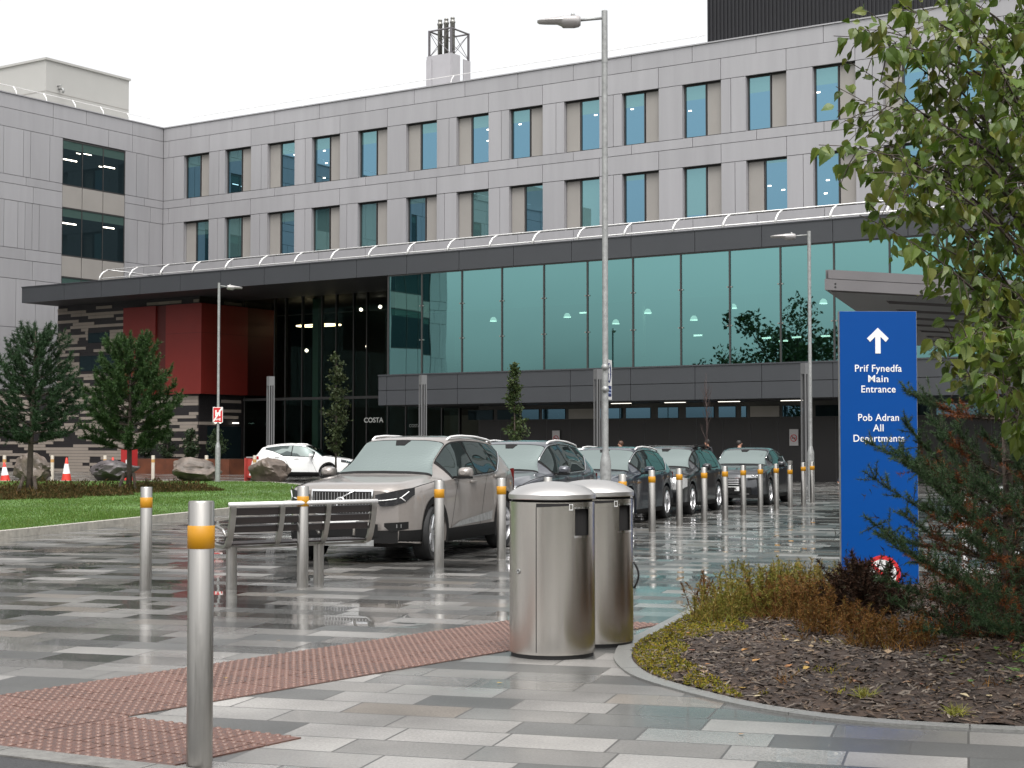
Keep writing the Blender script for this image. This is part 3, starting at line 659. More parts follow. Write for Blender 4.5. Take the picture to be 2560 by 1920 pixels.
# boarding: random courses of pale boards over dark ones
bd = random.Random(21); pl = MB(); dk = MB(); pl2 = MB(); dk2 = MB(); H_ = .175; nz = int(9.58/H_)
red = (-43.05,-37.0,4.30,9.20)
holes = [(-46.2,-44.4,7.35,7.95),(-46.9,-43.9,5.75,6.65)]
def board_row(x0, x1, z, horizontal, skip):
    x = x0 - bd.uniform(0,1.5)
    while x < x1:
        Ln = bd.choice((.6,.9,1.3,1.8,2.4)); a = max(x,x0); b_ = min(x+Ln,x1); pale = bd.random() < (.50 if horizontal else .38)
        if b_-a > .1:
            segs = [(a,b_)]
            for (h0,h1,z0,z1) in skip:
                if z+H_ > z0 and z < z1:
                    ns = []
                    for (s0,s1) in segs:
                        if s1 <= h0 or s0 >= h1: ns.append((s0,s1)); continue
                        if s0 < h0: ns.append((s0,h0))
                        if s1 > h1: ns.append((h1,s1))
                    segs = ns
            for (s0,s1) in segs:
                if s1-s0 < .08: continue
                t = (pl if horizontal else pl2) if pale else (dk if horizontal else dk2); th = .045 if pale else .02
                if horizontal: t.box(s0+.006,s1-.006,YS+.05-th,YS+.05,z+.006,z+H_-.008)
                else: t.box(-37.41,-37.41+th,s0+.006,s1-.006,z+.006,z+H_-.008)
        x += Ln
sv = None
for i in range(nz):
    z = i*H_
    board_row(XW+.05 if z < 4.7 else -48.8, -37.42, z, True, holes + [red])
    board_row(YS+.06, YA-.1, z, False, [(YS,8.3,4.30,9.20),(YS+.6,YA,0,2.6)])
pl.build('pale_boards', M['plank_light'], pav); dk.build('dark_boards', M['plank_dark'], pav); pl2.build('side_pale_boards', M['plank_light'], pav); dk2.build('side_dark_boards', M['plank_dark'], pav)
for h in holes:
    q = MB(); q.box(h[0]+.02,h[1]-.02,YS+.02,YS+.05,h[2]+.02,h[3]-.02); q.build('slit_window', M['glass_wing'], pav)
rb = MB(); rb.box(red[0],-40.5,YS-.22,YS+.055,4.30,9.20); rb.box(-39.7,-37.0,YS-.22,YS+.055,4.30,9.20); rb.box(-37.36,-37.0,YS+.06,8.3,4.30,9.20)
o = rb.build('red_box', M['red'], pav)
q = MB(); q.box(-40.5,-39.7,YS-.08,YS+.054,4.30,9.20); q.build('recess', M['redgap'], o)
q = MB(); q.box(red[0],-40.5,YS-.226,YS-.2205,7.6,7.62); q.box(-39.7,-37.0,YS-.226,YS-.2205,7.6,7.62); q.box(-37.0+.0005,-36.994,YS-.2,8.3,7.6,7.62); q.build('joint', M['redgap'], o)
q = MB(); q.box(-37.405,-37.38,YS+.7,YA-.1,0.05,2.55); q.build('entrance_door', M['glass_wing'], pav)
q = MB()
for y in (YS+1.2,YS+2.6): q.box(-37.37,-37.2,y,y+.35,2.72,2.78)
q.build('door_light', M['lamp_dim'], pav)
# roof-edge guard rail with curved stanchions
q = MB()
xs = [-42.4+2.345*i for i in range(27)]
for x in xs: q.tube([(x,.02,10.5),(x+.02,.06,10.72),(x+.06,.22,10.95),(x+.10,.55,11.14)],[.05,.045,.04,.035],8)
q.tube([(-42.3,.55,11.14),(xs[-1],.55,11.14)],.026,8); q.tube([(-42.3,.12,10.62),(xs[-1],.12,10.62)],.03,8); q.tube([(-42.3,.55,11.14),(-42.3,4,11.14)],.026,8)
q.build('guard_rail', M['galv_white'], pav, True)
# ------------------------------------------------------------------ street furniture
def bollard_parts(t, h, r=.0605, band=True, bz=None, bh=.108):
    b = MB(); b.lathe([(r,0),(r,h-.006),(r-.004,h),(0,h+.001)],28,cap=False); o = b.build('post', M['steel'], t); autosmooth(o, 40)
    if band:
        bz = h-.215 if bz is None else bz
        q = MB(); q.lathe([(r+.0005,bz),(r+.003,bz+.002),(r+.003,bz+bh-.002),(r+.0005,bz+bh)],28,cap=False); q.build('amber_band', M['amber'], t, True)
G1 = 'steel bollards with amber bands'
t = thing('bollard', 'tall brushed steel bollard nearest the camera, standing on the red tactile paving', 'bollard', (-1.46,7.39,0), 0, G1)
bollard_parts(t, 1.24, r=.0605, bz=1.24-.222, bh=.108)
b0 = thing('bollard', 'steel bollard standing alone on the paving in front of the lawn kerb', 'bollard', (-3.80,16.34,0), 0, G1); bollard_parts(b0, 1.07)
for (x,y,lab) in [(-2.22,16.7,'steel bollard behind the bench, its amber band showing above the backrest'),
    (-.90,19.44,'steel bollard in front of the beige car by its front wheel'),
    (-.14,20.81,'steel bollard by the beige car rear wheel, left of the bins'),
    (.49,21.41,'steel bollard whose top peeks over the lid of the nearer bin'),
    (1.66,23.6,'steel bollard just right of the tall lamp post, half hidden by the farther bin'),
    (2.44,27.4,'steel bollard by the rear wheel of the dark blue estate car'),
    (3.14,29.5,'steel bollard before the headlamp of the black estate car'),
    (3.80,31.07,'steel bollard before the front door of the black estate car'),
    (4.42,32.6,'steel bollard in front of the number plate of the dark hatchback'),
    (5.02,34.1,'steel bollard before the grille of the dark hatchback'),
    (5.62,35.55,'steel bollard before the front wheel of the dark hatchback'),
    (6.24,37.1,'steel bollard before the rear door of the dark hatchback'),
    ]: dup(b0, (x,y,0), rng.uniform(0,6), lab, G1)
bq = thing('bollard', 'steel bollard with a narrow waisted cap, just behind the tail of the dark hatchback', 'bollard', (6.78,38.3,0), 0, G1)
bollard_parts(bq, 1.02); q = MB(); q.lathe([(.05,1.02),(.05,1.05),(.058,1.05),(.058,1.13),(0,1.135)],24,cap=False); o = q.build('cap', M['steel'], bq); autosmooth(o,40)
dup(b0, (7.4,39.9,0), 1, 'steel bollard in front of the light column nearest the blue sign', G1)
dup(b0, (7.93,41.5,0), 2, 'last steel bollard of the row, in front of the silver lamp post', G1)
# pale bollards along the far edge of the lawn
G2 = 'pale bollards along the far lawn edge'
pb = thing('bollard', 'pale bollard at the left picture edge beside a leaning cone', 'bollard', (-21.2,65.6,0), 0, G2)
q = MB(); q.lathe([(.075,0),(.075,1.07),(.07,1.09),(0,1.095)],16,cap=False); autosmooth(q.build('post', mat('pale_steel',(.55,.50,.42),.5,.3,.05,3), pb),40)
q = MB(); q.lathe([(.077,.80),(.077,.93)],16,cap=False); q.build('amber_band', mat('faded_amber',(.45,.25,.08),.5,0,.05,3), pb, True)
for (x,y,lab) in [(-19.2,65.6,'pale bollard between the pointed boulder and the standing cone'),(-17.0,65.6,'pale bollard left of the dark boulder and its half hidden cones'),
    (-14.9,65.2,'pale bollard in front of the rusty planter, standing clear of any boulder'),(-12.8,65.8,'pale bollard behind the long boulder beside the lamp post with the red sign'),(-10.75,65.6,'pale bollard in front of the red and white barrier, left of the white car')]:
    dup(pb, (x,y,0), 0, lab, G2)
# --- twin stainless litter bins
def make_bin(t, with_lock=True):
    r = .308; H0 = 1.115
    b = MB(); n = 72; a_open0, a_open1 = R(-62), R(-36)      # opening on the camera-right side
    zs = [.03,.05,.40,.75,.865,1.055,1.07,1.10]
    for i in range(len(zs)-1):
        for j in range(n):
            a0 = 2*math.pi*j/n; a1 = 2*math.pi*(j+1)/n; am_ = (a0+a1)/2 - 2*math.pi if (a0+a1)/2 > math.pi else (a0+a1)/2
            if a_open0 < am_ < a_open1 and zs[i] >= .86 and zs[i+1] <= 1.06: continue
            p = [(r*math.cos(a),r*math.sin(a)) for a in (a0,a1)]
            b.add([(p[0][0],p[0][1],zs[i]),(p[1][0],p[1][1],zs[i]),(p[1][0],p[1][1],zs[i+1]),(p[0][0],p[0][1],zs[i+1])],[(0,1,2,3)])
    o = b.build('body', M['steel_bin'], t)
    bm = bmesh.new(); bm.from_mesh(o.data); bmesh.ops.remove_doubles(bm, verts=bm.verts, dist=.0005); bm.to_mesh(o.data); bm.free()
    o.data.polygons.foreach_set('use_smooth',[True]*len(o.data.polygons))
    q = MB(); q.lathe([(r-.012,.0),(r-.012,.032)],48); q.build('plinth', M['black'], t)
    q = MB(); q.lathe([(r-.02,.84),(r-.02,1.118),(0,1.118)],48,cap=False); q.build('inner_drum', M['darkhole'], t)
    q = MB(); q.lathe([(r+.004,1.118),(r+.007,1.122),(r+.007,1.152),(r+.003,1.158),(r*.93,1.178),(r*.75,1.207),(r*.5,1.228),(r*.25,1.239),(0,1.243)],64,cap=False); o = q.build('domed_lid', mat('lid_steel_%d'%len(bpy.data.materials),(.68,.66,.64),.36,1,.03,6), t); autosmooth(o,30)
    # door seam: two narrow vertical gaps and a gap over the door
    q = MB()
    for a in (R(-113),): 
        q.add([((r+.0012)*math.cos(a+d),(r+.0012)*math.sin(a+d),z) for d,z in ((-.009,.05),(.009,.05),(.009,1.07),(-.009,1.07))],[(0,1,2,3)])
    m_ = 20
    for j in range(m_):
        a0 = R(-113)+(R(-64)-R(-113))*j/m_; a1 = R(-113)+(R(-64)-R(-113))*(j+1)/m_
        zt_ = lambda a: 1.085; zb_ = lambda a: 1.066+.012*(a-R(-113))/(R(49))
        q.add([((r+.0012)*math.cos(a),(r+.0012)*math.sin(a),z) for a,z in ((a0,zb_(a0)),(a1,zb_(a1)),(a1,1.092),(a0,1.092))],[(0,1,2,3)])
    q.build('door_gap', M['darkhole'], t)
    for z0,z1 in ((.850,.866),(1.054,1.066)):
        q = MB()                                           # frame lip above and below the opening
        for j in range(10):
            a0 = a_open0+(a_open1-a_open0+.09)*j/10; a1 = a_open0+(a_open1-a_open0+.09)*(j+1)/10
            q.add([((r+.004)*math.cos(a),(r+.004)*math.sin(a),z) for a,z in ((a0,z0),(a1,z0),(a1,z1),(a0,z1))],[(0,1,2,3)])
        q.build('opening_rim', M['chrome'], t)
    if with_lock:
        a = R(-142); q = MB(); q.lathe([(.019,0),(.019,.004),(.011,.006),(.011,.001),(0,.001)],18,cap=False)
        q.xf(Matrix.Translation((math.cos(a)*r,math.sin(a)*r,.61)) @ Matrix.Rotation(a,4,'Z') @ Matrix.Rotation(R(90),4,'Y')); q.build('lock', M['galv'], t, True)
    a0, a1 = R(-67), R(-61.5); q = MB(); q.add([((r+.0015)*math.cos(a),(r+.0015)*math.sin(a),z) for a,z in ((a0-.03,1.045),(a1-.03,1.045),(a1-.03,1.095-.006),(a0-.03,1.095-.006))],[(0,1,2,3)]); q.m = 1
    q.add([((r+.0022)*math.cos(a),(r+.0022)*math.sin(a),z) for a,z in ((a0-.018,1.052),(a1-.042,1.052),(a1-.042,1.083),(a0-.018,1.083))],[(0,1,2,3)]); q.build('sticker', [M['white'], M['steel_bin']], t)
t = thing('litter_bin', 'nearer round stainless litter bin, with a lock and a door seam below its domed lid', 'litter bin', (.29,11.34,.0), 0, 'stainless litter bins')
make_bin(t)
t = thing('litter_bin', 'round stainless litter bin standing half hidden behind the other one', 'litter bin', (.615,11.98,.0), R(7), 'stainless litter bins')
make_bin(t, False)
q = MB(); a = R(-14); q.tube([(.31*math.cos(a),.31*math.sin(a),.50+.07*math.cos(k/8*math.pi)) if False else ((.312+.035*math.sin(k/8*math.pi))*math.cos(a),(.312+.035*math.sin(k/8*math.pi))*math.sin(a),.62-.20*k/8) for k in range(9)],.008,6); q.build('handle', M['black'], t, True)
# --- bench seen from behind
bt = thing('bench', 'steel framed bench with dark slats, seen from behind before the beige car', 'bench', (-2.90,16.16,0), math.atan2(.586,.81))
LB = 1.75
def bprof(): # (depth away from camera, z) of the curved frame from back top to seat front
    return [(.00,.885),(-.005,.84),(.005,.76),(.025,.68),(.05,.60),(.075,.53),(.11,.475),(.17,.452),(.28,.447),(.38,.455),(.46,.462),(.51,.452)]
slat = mat('dark_bench_slat',(.013,.0085,.008),.45,0,.2,6,stretch=(.4,6,6),coat=.5); wet = M['galv_white']
for k,s_ in enumerate((.035,.60,1.15,LB-.035)):
    pr_ = bprof(); q = MB(); hw = .028 if k in (1,2) else .032; n = len(pr_)
    vs = []; fs = []
    for i,(d,z) in enumerate(pr_):
        a = Vector(pr_[min(i+1,n-1)])-Vector(pr_[max(i-1,0)]); a.normalize(); nx, nz_ = -a.y*.016, a.x*.016
        for xx in (-hw,hw):
            vs += [(s_+xx, d-nx, z-nz_), (s_+xx, d+nx, z+nz_)]
    for i in range(n-1):
        a = 4*i; fs += [(a,a+2,a+6,a+4),(a+1,a+5,a+7,a+3),(a,a+4,a+5,a+1),(a+2,a+3,a+7,a+6)]
    fs += [(0,1,3,2),(4*n-4,4*n-2,4*n-1,4*n-3)]
    q.add(vs,fs); o = q.build('frame', M['steel'], bt); autosmooth(o,40)
q = MB(); q.tube([(-.01,0,.893),(LB+.01,0,.893)],.024,12); q.build('top_rail', M['galv_white'], bt, True)
for (z0,z1,d) in ((.778,.858,.012),(.688,.762,.03),(.598,.670,.058)):
    q = MB(); q.bevbox(.07,LB-.07,d-.0,d+.024,z0,z1,.009); q.build('back_slat', slat, bt)
for d in (.15,.245,.34,.435):
    q = MB(); q.bevbox(.07,LB-.07,d-.042,d+.042,.465,.487,.005); q.build('seat_slat', slat, bt)
for s_ in (-.0,LB*.62,LB):
    q = MB(); q.tube([(s_,.08,.56),(s_,.16,.63),(s_,.30,.655),(s_,.42,.645),(s_,.48,.60),(s_,.49,.50)],.016,8); q.build('armrest', M['steel'], bt, True)
for s_ in (.13,1.16):
    q = MB(); q.lathe([(.056,0),(.056,.45)],24,s_,.22); o = q.build('leg', M['steel'], bt); autosmooth(o,40)
q = MB(); q.box(.02,LB-.02,.19,.25,.425,.446); q.build('seat_beam', M['steel'], bt)
# --- street lamps
def lamp_post(label, loc, rz, h, base_r=.084, top_r=.045, arm=.42, ml=.67, collar=1.40):
    t = thing('street_lamp', label, 'street lamp', loc, rz, 'street lamps')
    q = MB(); q.lathe([(base_r,0),(base_r,collar-.17),(base_r*.96,collar-.14),(top_r*1.08,collar+.02),(top_r,collar+.05),(top_r,h*.90),(top_r*1.06,h*.90),(top_r*1.02,h-.005),(0,h)],20,cap=False)
    o = q.build('post', M['galv'], t); autosmooth(o,40)
    q = MB(); q.box(-base_r*.4,base_r*.4,-base_r-.004,-base_r*.7,.35,.95); q.build('access_door', M['galv'], t)
    q = MB(); q.tube([(-top_r*.8,0,h-.12),(-arm,0,h-.155)],.022,10); q.build('bracket_arm', M['galv'], t, True)
    # lantern: flat tapered head
    z = h-.16; x0 = -arm+.05; secs = [(0,.05,.055,-.075),(-.03,.10,.075,-.10),(-.10,.115,.08,-.115),(-.27*ml/.67,.115,.072,-.115),(-.30*ml/.67,.11,.066,-.085),(-.36*ml/.67,.10,.055,-.06),(-.55*ml/.67,.075,.03,-.06),(-.64*ml/.67,.05,.012,-.055),(-ml,.02,-.01,-.035)]
    q = MB(); vs=[]; fs=[]
    for (dx,w_,zt_,zb_) in secs:
        for k in range(10):
            a = 2*math.pi*k/10; vs.append((x0+dx, w_*math.cos(a), z+(zt_ if math.sin(a)>0 else -zb_)*math.sin(a)))
    n=10
    for i in range(len(secs)-1):
        for k in range(n): fs.append((i*n+k,i*n+(k+1)%n,(i+1)*n+(k+1)%n,(i+1)*n+k))
    fs.append(tuple(range(n))); fs.append(tuple((len(secs)-1)*n+k for k in reversed(range(n))))
    q.add(vs,fs); o = q.build('lantern', mat('lantern_grey_%d'%len(bpy.data.materials),(.36,.345,.34),.45,.3,.05,5), t); autosmooth(o,45)
    q = MB(); q.lathe([(.03,0),(.035,.02),(.02,.045),(0,.05)],12,x0-.12,0); q.xf(Matrix.Translation((0,0,z+.07))); q.build('photocell', M['galv'], t, True)
    return t
lamp_post('tall galvanised street lamp rising behind the litter bins, its head left of the post', (1.43,24.0,0), 0, 8.22)
lamp_post('silver street lamp beside the blue entrance sign, its head against the dark fascia', (8.75,46,0), R(3), 7.82, .10, .052, .45, .75, 1.45)
lamp_post('pale street lamp by the red corner box, carrying the red hospital sign', (-11.24,60,0), R(200), 7.75, .10, .05, .35, .6, 1.6)
# --- slotted light columns
GL = 'slotted light columns'; M['colgrey'] = mat('column_grey',(.17,.17,.172),.5,.3,.06,2)
def light_column(t, h=4.5):
    q = MB(); q.box(-.13,.13,-.13,.13,h-.40,h); q.box(-.14,.14,-.14,.14,0,.08); q.build('head', M['colgrey'], t)
    q = MB()
    for sx in (-1,1):
        for sy in (-1,1): q.box(sx*.105-.025,sx*.105+.025,sy*.105-.025,sy*.105+.025,.08,h-.40)
    for a in range(2): q.box(-.02,.02,(-.13,.105)[a],(-.105,.13)[a],.08,h-.40)
    q.build('corner_posts', M['colgrey'], t); q = MB(); q.box(-.055,.055,-.055,.055,.08,h-.40); q.build('core', M['black'], t)
l0 = thing('light_column', 'slotted grey light column in front of the dark glazed entrance, left of the white car roof', 'light column', (-10.47,68,0), R(33), GL); light_column(l0)
for (x,y,lab) in ((-3.80,66.8,'slotted grey light column above the beige car roof, left of a young tree'),(3.38,61.6,'slotted grey light column just left of the tall lamp post'),(10.68,57.0,'slotted grey light column just left of the silver lamp post by the blue sign')):
    dup(l0, (x,y,0), R(30), lab, GL)
# --- signs on the lamp posts
t = thing('pedestrian_sign', 'white upright sign with a blue walking figure, fixed to the tall lamp post', 'sign', (1.43,24,0), 0)
ang = math.atan2(.967,.254); 
q = MB(); q.bevbox(.045,.485,-.006,.006,2.21,2.83,.002); q.build('sign_plate', M['white'], t, rot=(0,0,ang))
q = MB(); n=40; q.plate([(.265+.155*math.cos(-2*math.pi*i/n),2.625+.155*math.sin(-2*math.pi*i/n)) for i in range(n)],-.009,-.0065)
q.plate([(.10,2.26),(.10,2.425),(.43,2.425),(.43,2.26)],-.009,-.0065); q.build('blue_panel', M['navy'], t, rot=(0,0,ang))
q = MB(); q.plate([(.265+.025*math.cos(-2*math.pi*i/16),2.735+.027*math.sin(-2*math.pi*i/16)) for i in range(16)],-.012,-.0095)
q.plate([(.235,2.695),(.245,2.615),(.215,2.51),(.245,2.505),(.27,2.59),(.295,2.505),(.325,2.515),(.295,2.62),(.325,2.615),(.33,2.635),(.295,2.655),(.285,2.70)][::-1],-.012,-.0095)
q.plate([(.235,2.69),(.195,2.62),(.205,2.61),(.24,2.65)][::-1],-.0122,-.0096); q.build('walking_figure', M['white'], t, rot=(0,0,ang))
q = MB(); 
for z in (2.365,2.315): q.box(.125,.405,-.012,-.0095,z-.012,z+.012)
q.build('caption_lines', mat('pale_blue',(.35,.42,.62),.5,0,0), t, rot=(0,0,ang))
q = MB()
for z in (2.36,2.70): q.tube([(-.06,0,z),(.06,.0,z)],.05,12)
q.xf(Matrix.Rotation(ang,4,'Z')); q.build('clamp', M['galv'], t, True)
t = thing('hospital_sign', 'red sign with crossed out white H on the pale lamp post', 'sign', (-11.24,60,0), R(3))
q = MB(); q.bevbox(-.19,.19,-.085,-.07,2.38,2.97,.006); q.build('sign_plate', M['white'], t)
q = MB(); q.box(-.17,.17,-.09,-.0855,2.40,2.95); q.build('red_field', M['signred'], t)
text_obj('letter', 'H', .30, M['white'], t, (0,-.0915,2.64), ext=.001, bold=.012)
text_obj('letters', 'A+E', .13, M['white'], t, (0,-.0915,2.46), ext=.001, bold=.004)
q = MB(); q.plate([(-.16,2.42),(-.16,2.48),(.13,2.95),(.165,2.95),(.165,2.89),(-.13,2.42)],-.095,-.093); q.build('slash', M['white'], t)
# --- blue wayfinding totem
t = thing('totem_sign', 'tall blue bilingual direction sign with a white arrow, standing in the planting bed', 'sign', (3.625,15.5,0), R(1.5))
q = MB(); q.box(-.385,.385,.004,.07,.0,2.83); q.build('cabinet', M['galv'], t)
q = MB(); q.bevbox(-.383,.380,-.004,.006,.02,2.828,.0015); q.build('front_panel', M['sign_blue'], t)
cx = -.005; zt_ = 2.665
q = MB(); q.plate([(cx,zt_),(cx+.108,zt_-.105),(cx+.078,zt_-.14),(cx+.026,zt_-.088),(cx+.026,zt_-.254),(cx-.026,zt_-.254),(cx-.026,zt_-.088),(cx-.078,zt_-.14),(cx-.108,zt_-.105)],-.008,-.0045); q.build('arrow', M['white'], t)
def zpix(y): return 1.5 + (1114-y)*15.5/3922
for (s_,y,w_) in (('Prif Fynedfa',929,.466),('Main',955,.20),('Entrance',981,.34),('Pob Adran',1052,.405),('All',1078,.105),('Departments',1104,.505)):
    o = text_obj('lettering', s_, .098, M['white'], t, (cx,-.0055,zpix(y)), ext=.001, bold=.0010, spacing=1.06)
    o.scale.x = w_/max(.01,o.dimensions.x/ o.scale.x); 
q = MB(); n=40; rc=.185; zc=.235; 
q.plate([(cx+.02+rc*math.cos(-2*math.pi*i/n),zc+rc*math.sin(-2*math.pi*i/n)) for i in range(n)],-.0065,-.0045); q.build('no_smoking_disc', M['signred'], t)
q = MB(); q.plate([(cx+.02+rc*.78*math.cos(-2*math.pi*i/n),zc+rc*.78*math.sin(-2*math.pi*i/n)) for i in range(n)],-.0085,-.0066); q.build('disc_field', M['white'], t)
q = MB(); q.box(cx-.10,cx+.11,-.0105,-.0086,zc-.018,zc+.018); q.tube([(cx+.05,-.0095,zc+.03),(cx+.045,-.0095,zc+.05),(cx+.065,-.0095,zc+.065),(cx+.055,-.0095,zc+.085)],.006,5); q.tube([(cx+.08,-.0095,zc+.03),(cx+.078,-.0095,zc+.05),(cx+.095,-.0095,zc+.06)],.006,5); q.build('cigarette', M['black'], t)
q = MB(); a = R(-45); q.box(-rc*.8,rc*.8,-.0125,-.0106,-.017,.017); q.xf(Matrix.Translation((cx+.02,0,zc)) @ Matrix.Rotation(R(45),4,'Y')); q.build('bar', M['signred'], t)
# --- no smoking notices on the dark wall
for (x,lab) in ((-15.14,'white no smoking notice on the dark wall above the grey car'),(-3.25,'white no smoking notice on the dark wall behind the rightmost light column')):
    p = fw(x, 3.42); t = thing('wall_notice', lab, 'sign', (p.x,p.y,0), FA, 'no smoking notices')
    q = MB(); q.box(-.20,.20,-.01,.03,1.50,2.20); q.build('sign_plate', mat('notice_grey',(.52,.50,.50),.5,0,0), t)
    q = MB(); pts=[(.14*math.cos(2*math.pi*i/20),-.02,1.82+.14*math.sin(2*math.pi*i/20)) for i in range(21)]; q.tube(pts,.016,5); q.tube([(-.1,-.02,1.92),(.1,-.02,1.72)],.016,5); q.build('red_ring', M['signred'], t)
    q = MB(); q.box(-.08,.08,-.018,-.011,1.80,1.84); q.build('cigarette', M['black'], t)
# --- traffic cones
GC = 'red and white traffic cones'
def cone(t, h=1.0):
    q = MB(); r0=.215; seg=[(0,.03,1),(.03,.34,0),(.34,.74,1),(.74,.97,0)]
    fr = lambda z: r0*(1-z)+.035*z
    q.m=0; q.lathe([(fr(.03),.03),(fr(.36),.36*h)],20,cap=False); q.m=1; q.lathe([(fr(.36),.36*h),(fr(.76),.76*h)],20,cap=False); q.m=0; q.lathe([(fr(.76),.76*h),(fr(1),1.0*h),(.02,h+.01)],20,cap=False)
    q.build('cone_body', [mat('cone_red_%d'%len(bpy.data.materials),(.58,.035,.02),.5,0,.05,3), M['white']], t, True)
    q = MB(); q.bevbox(-.27,.27,-.27,.27,0,.05,.015); q.build('base', M['black'], t)
t = thing('traffic_cone', 'red and white traffic cone at the left picture edge, leaning on a pale bollard', 'traffic cone', (-20.7,64.2,0), .2, GC); cone(t, .82)
t.rotation_euler = (0,R(-4),.2)
t = thing('traffic_cone', 'red and white traffic cone standing clear right of the pointed boulder', 'traffic cone', (-18.15,64.0,0), .3, GC); cone(t)
t = thing('traffic_cone', 'red and white cone behind the dark boulder, beside the pale bollard', 'traffic cone', (-16.75,65.9,0), 0, GC); cone(t)
t = thing('traffic_cone', 'red and white cone behind the right end of the dark boulder', 'traffic cone', (-16.05,65.9,0), .6, GC); cone(t)
# --- red and white works barrier, red cabinet
t = thing('works_barrier', 'red and white works barrier beside the tail of the white car', 'barrier', (-10.85,66.9,0), R(-25)); t.scale = (.8,.8,.9)
q = MB(); q.box(-.6,.6,-.03,.03,.15,1.05); q.box(-.65,-.6,-.25,.25,0,1.08); q.box(.6,.65,-.25,.25,0,1.08); q.build('panel', mat('faded_red',(.36,.05,.04),.5,0,.1,3), t)
q = MB()
for i in range(3): q.add([(-.5+.4*i,-.034,.25),(-.35+.4*i,-.034,.25),(-.15+.4*i,-.034,.95),(-.3+.4*i,-.034,.95)],[(0,1,2,3)])
q.build('white_stripes', M['white'], t); q = MB(); q.box(-.68,.68,-.05,.05,1.08,1.14); q.build('top_rail', M['galv'], t)
t = thing('red_cabinet', 'small red cabinet with a white label in front of the striped wall', 'cabinet', (-17.6,72.2,0), FA)
q = MB(); q.bevbox(-.35,.35,-.2,.2,.35,1.35,.03); q.box(-.05,.05,-.05,.05,0,.35); q.build('case', mat('cabinet_red',(.35,.02,.02),.5,0,.05,2), t); q = MB(); q.box(.0,.22,-.21,-.202,.6,.85); q.build('label_plate', M['white'], t)
# --- boulders
M['rock'] = mat('limestone_boulder',(.10,.077,.062),.55,0,.6,2.2,1.0,7)
M['rock_dk'] = mat('dark_boulder',(.062,.052,.054),.5,0,.5,2.2,1.0,7)
def boulder(label, loc, size, seed, m, shape, rz=0):
    r_ = random.Random(seed); bm = bmesh.new(); bmesh.ops.create_icosphere(bm, subdivisions=4, radius=1)
    cuts = [(Vector((r_.gauss(0,1),r_.gauss(0,1),r_.gauss(0,.8))).normalized(), r_.uniform(.55,.85)) for _ in range(16)]
    from mathutils import noise
    for v in bm.verts:
        p = v.co.copy()
        for n_,d in cuts:
            e = p.dot(n_)-d
            if e > 0: p -= n_*e*.92
        p += p.normalized()*(noise.noise(p*2.3+Vector((seed,0,0)))*.16 + noise.noise(p*5+Vector((0,seed,0)))*.09 + noise.noise(p*11+Vector((0,seed,3)))*.04)
        p = shape(p); v.co = Vector((p.x*size[0],p.y*size[1],max(-.06,(p.z+.75)/1.5*size[2])))
    me = bpy.data.meshes.new('boulder'); bm.to_mesh(me); bm.free(); me.materials.append(m)
    o = bpy.data.objects.new('boulder', me); C.objects.link(o); o.location = loc; o.rotation_euler = (0,0,rz); autosmooth(o, 28)
    tag(o, label, 'boulder', 'boulders along the far lawn edge')
boulder('pointed pale boulder behind the left pine trunk, sloping down to the right', (-18.75,61.6,.1), (.88,.7,1.0), 3, M['rock'], lambda p: Vector((p.x,p.y,p.z*(1.0-.45*p.x) - .1*p.x)))
boulder('dark flat-topped boulder behind the right pine trunk', (-15.65,61.6,.1), (1.2,.8,.85), 8, M['rock_dk'], lambda p: Vector((p.x,p.y,p.z*(1-.25*abs(p.x)))))
boulder('long blocky boulder below the lamp post with the red sign', (-12.35,61.4,.1), (1.12,.8,.78), 12, M['rock'], lambda p: Vector((math.copysign(abs(p.x)**.7,p.x),p.y,p.z*(1-.15*p.x))))
boulder('slanting boulder in front of the rear wheel of the white car', (-9.45,60.9,.0), (.84,.7,1.0), 21, M['rock'], lambda p: Vector((p.x+.15*p.z,p.y,p.z*(1-.35*p.x)-.15*p.x)))
# --- covered walkway canopy on the right
t = thing('walkway_canopy', 'grey flat walkway canopy with slatted underside behind the blue sign', 'canopy', (5.60,28.0,0), 0)
d1 = Vector((.325,.946,0)); d2 = Vector((.985,.17,-.035))
def cbox(q, a0,a1,b0,b1,z0,z1):
    P = lambda a,b_,z: tuple(d2*a+d1*b_+Vector((0,0,z)))
    q.add([P(a0,b0,z0),P(a1,b0,z0),P(a1,b1,z0),P(a0,b1,z0),P(a0,b0,z1),P(a1,b0,z1),P(a1,b1,z1),P(a0,b1,z1)],[(0,3,2,1),(4,5,6,7),(0,1,5,4),(1,2,6,5),(2,3,7,6),(3,0,4,7)])
cgrey = mat('canopy_grey',(.16,.152,.155),.42,.3,.05,1)
q = MB(); cbox(q,.06,9,0.05,.13,4.50,4.66); cbox(q,0,9,0,.12,4.29,4.485); cbox(q,0.0,.10,.13,16,4.29,4.66); cbox(q,.1,9,15.9,16,4.29,4.66); cbox(q,.1,9,.13,16,4.52,4.60); q.build('roof_frame', cgrey, t)
q = MB(); cbox(q,.10,1.0,.13,16,4.27,4.33)
for i in range(8): cbox(q,1.0,9,.13+2.0*i,1.45+2.0*i,4.27,4.33)
q.build('soffit_slats', cgrey, t)
q = MB()
for b_ in (2.2,9,15): q.tube([tuple(d2*5.2+d1*b_), tuple(d2*5.2+d1*b_+Vector((0,0,4.3)))],.09,14)
q.build('column', cgrey, t, True)
q = MB()
for z in (4.345,4.405): q.tube([tuple(d2*.2+Vector((0,-.006,z))), tuple(d2*.2+Vector((0,.01,z)))],.018,10)
q.build('bolt', M['black'], t)
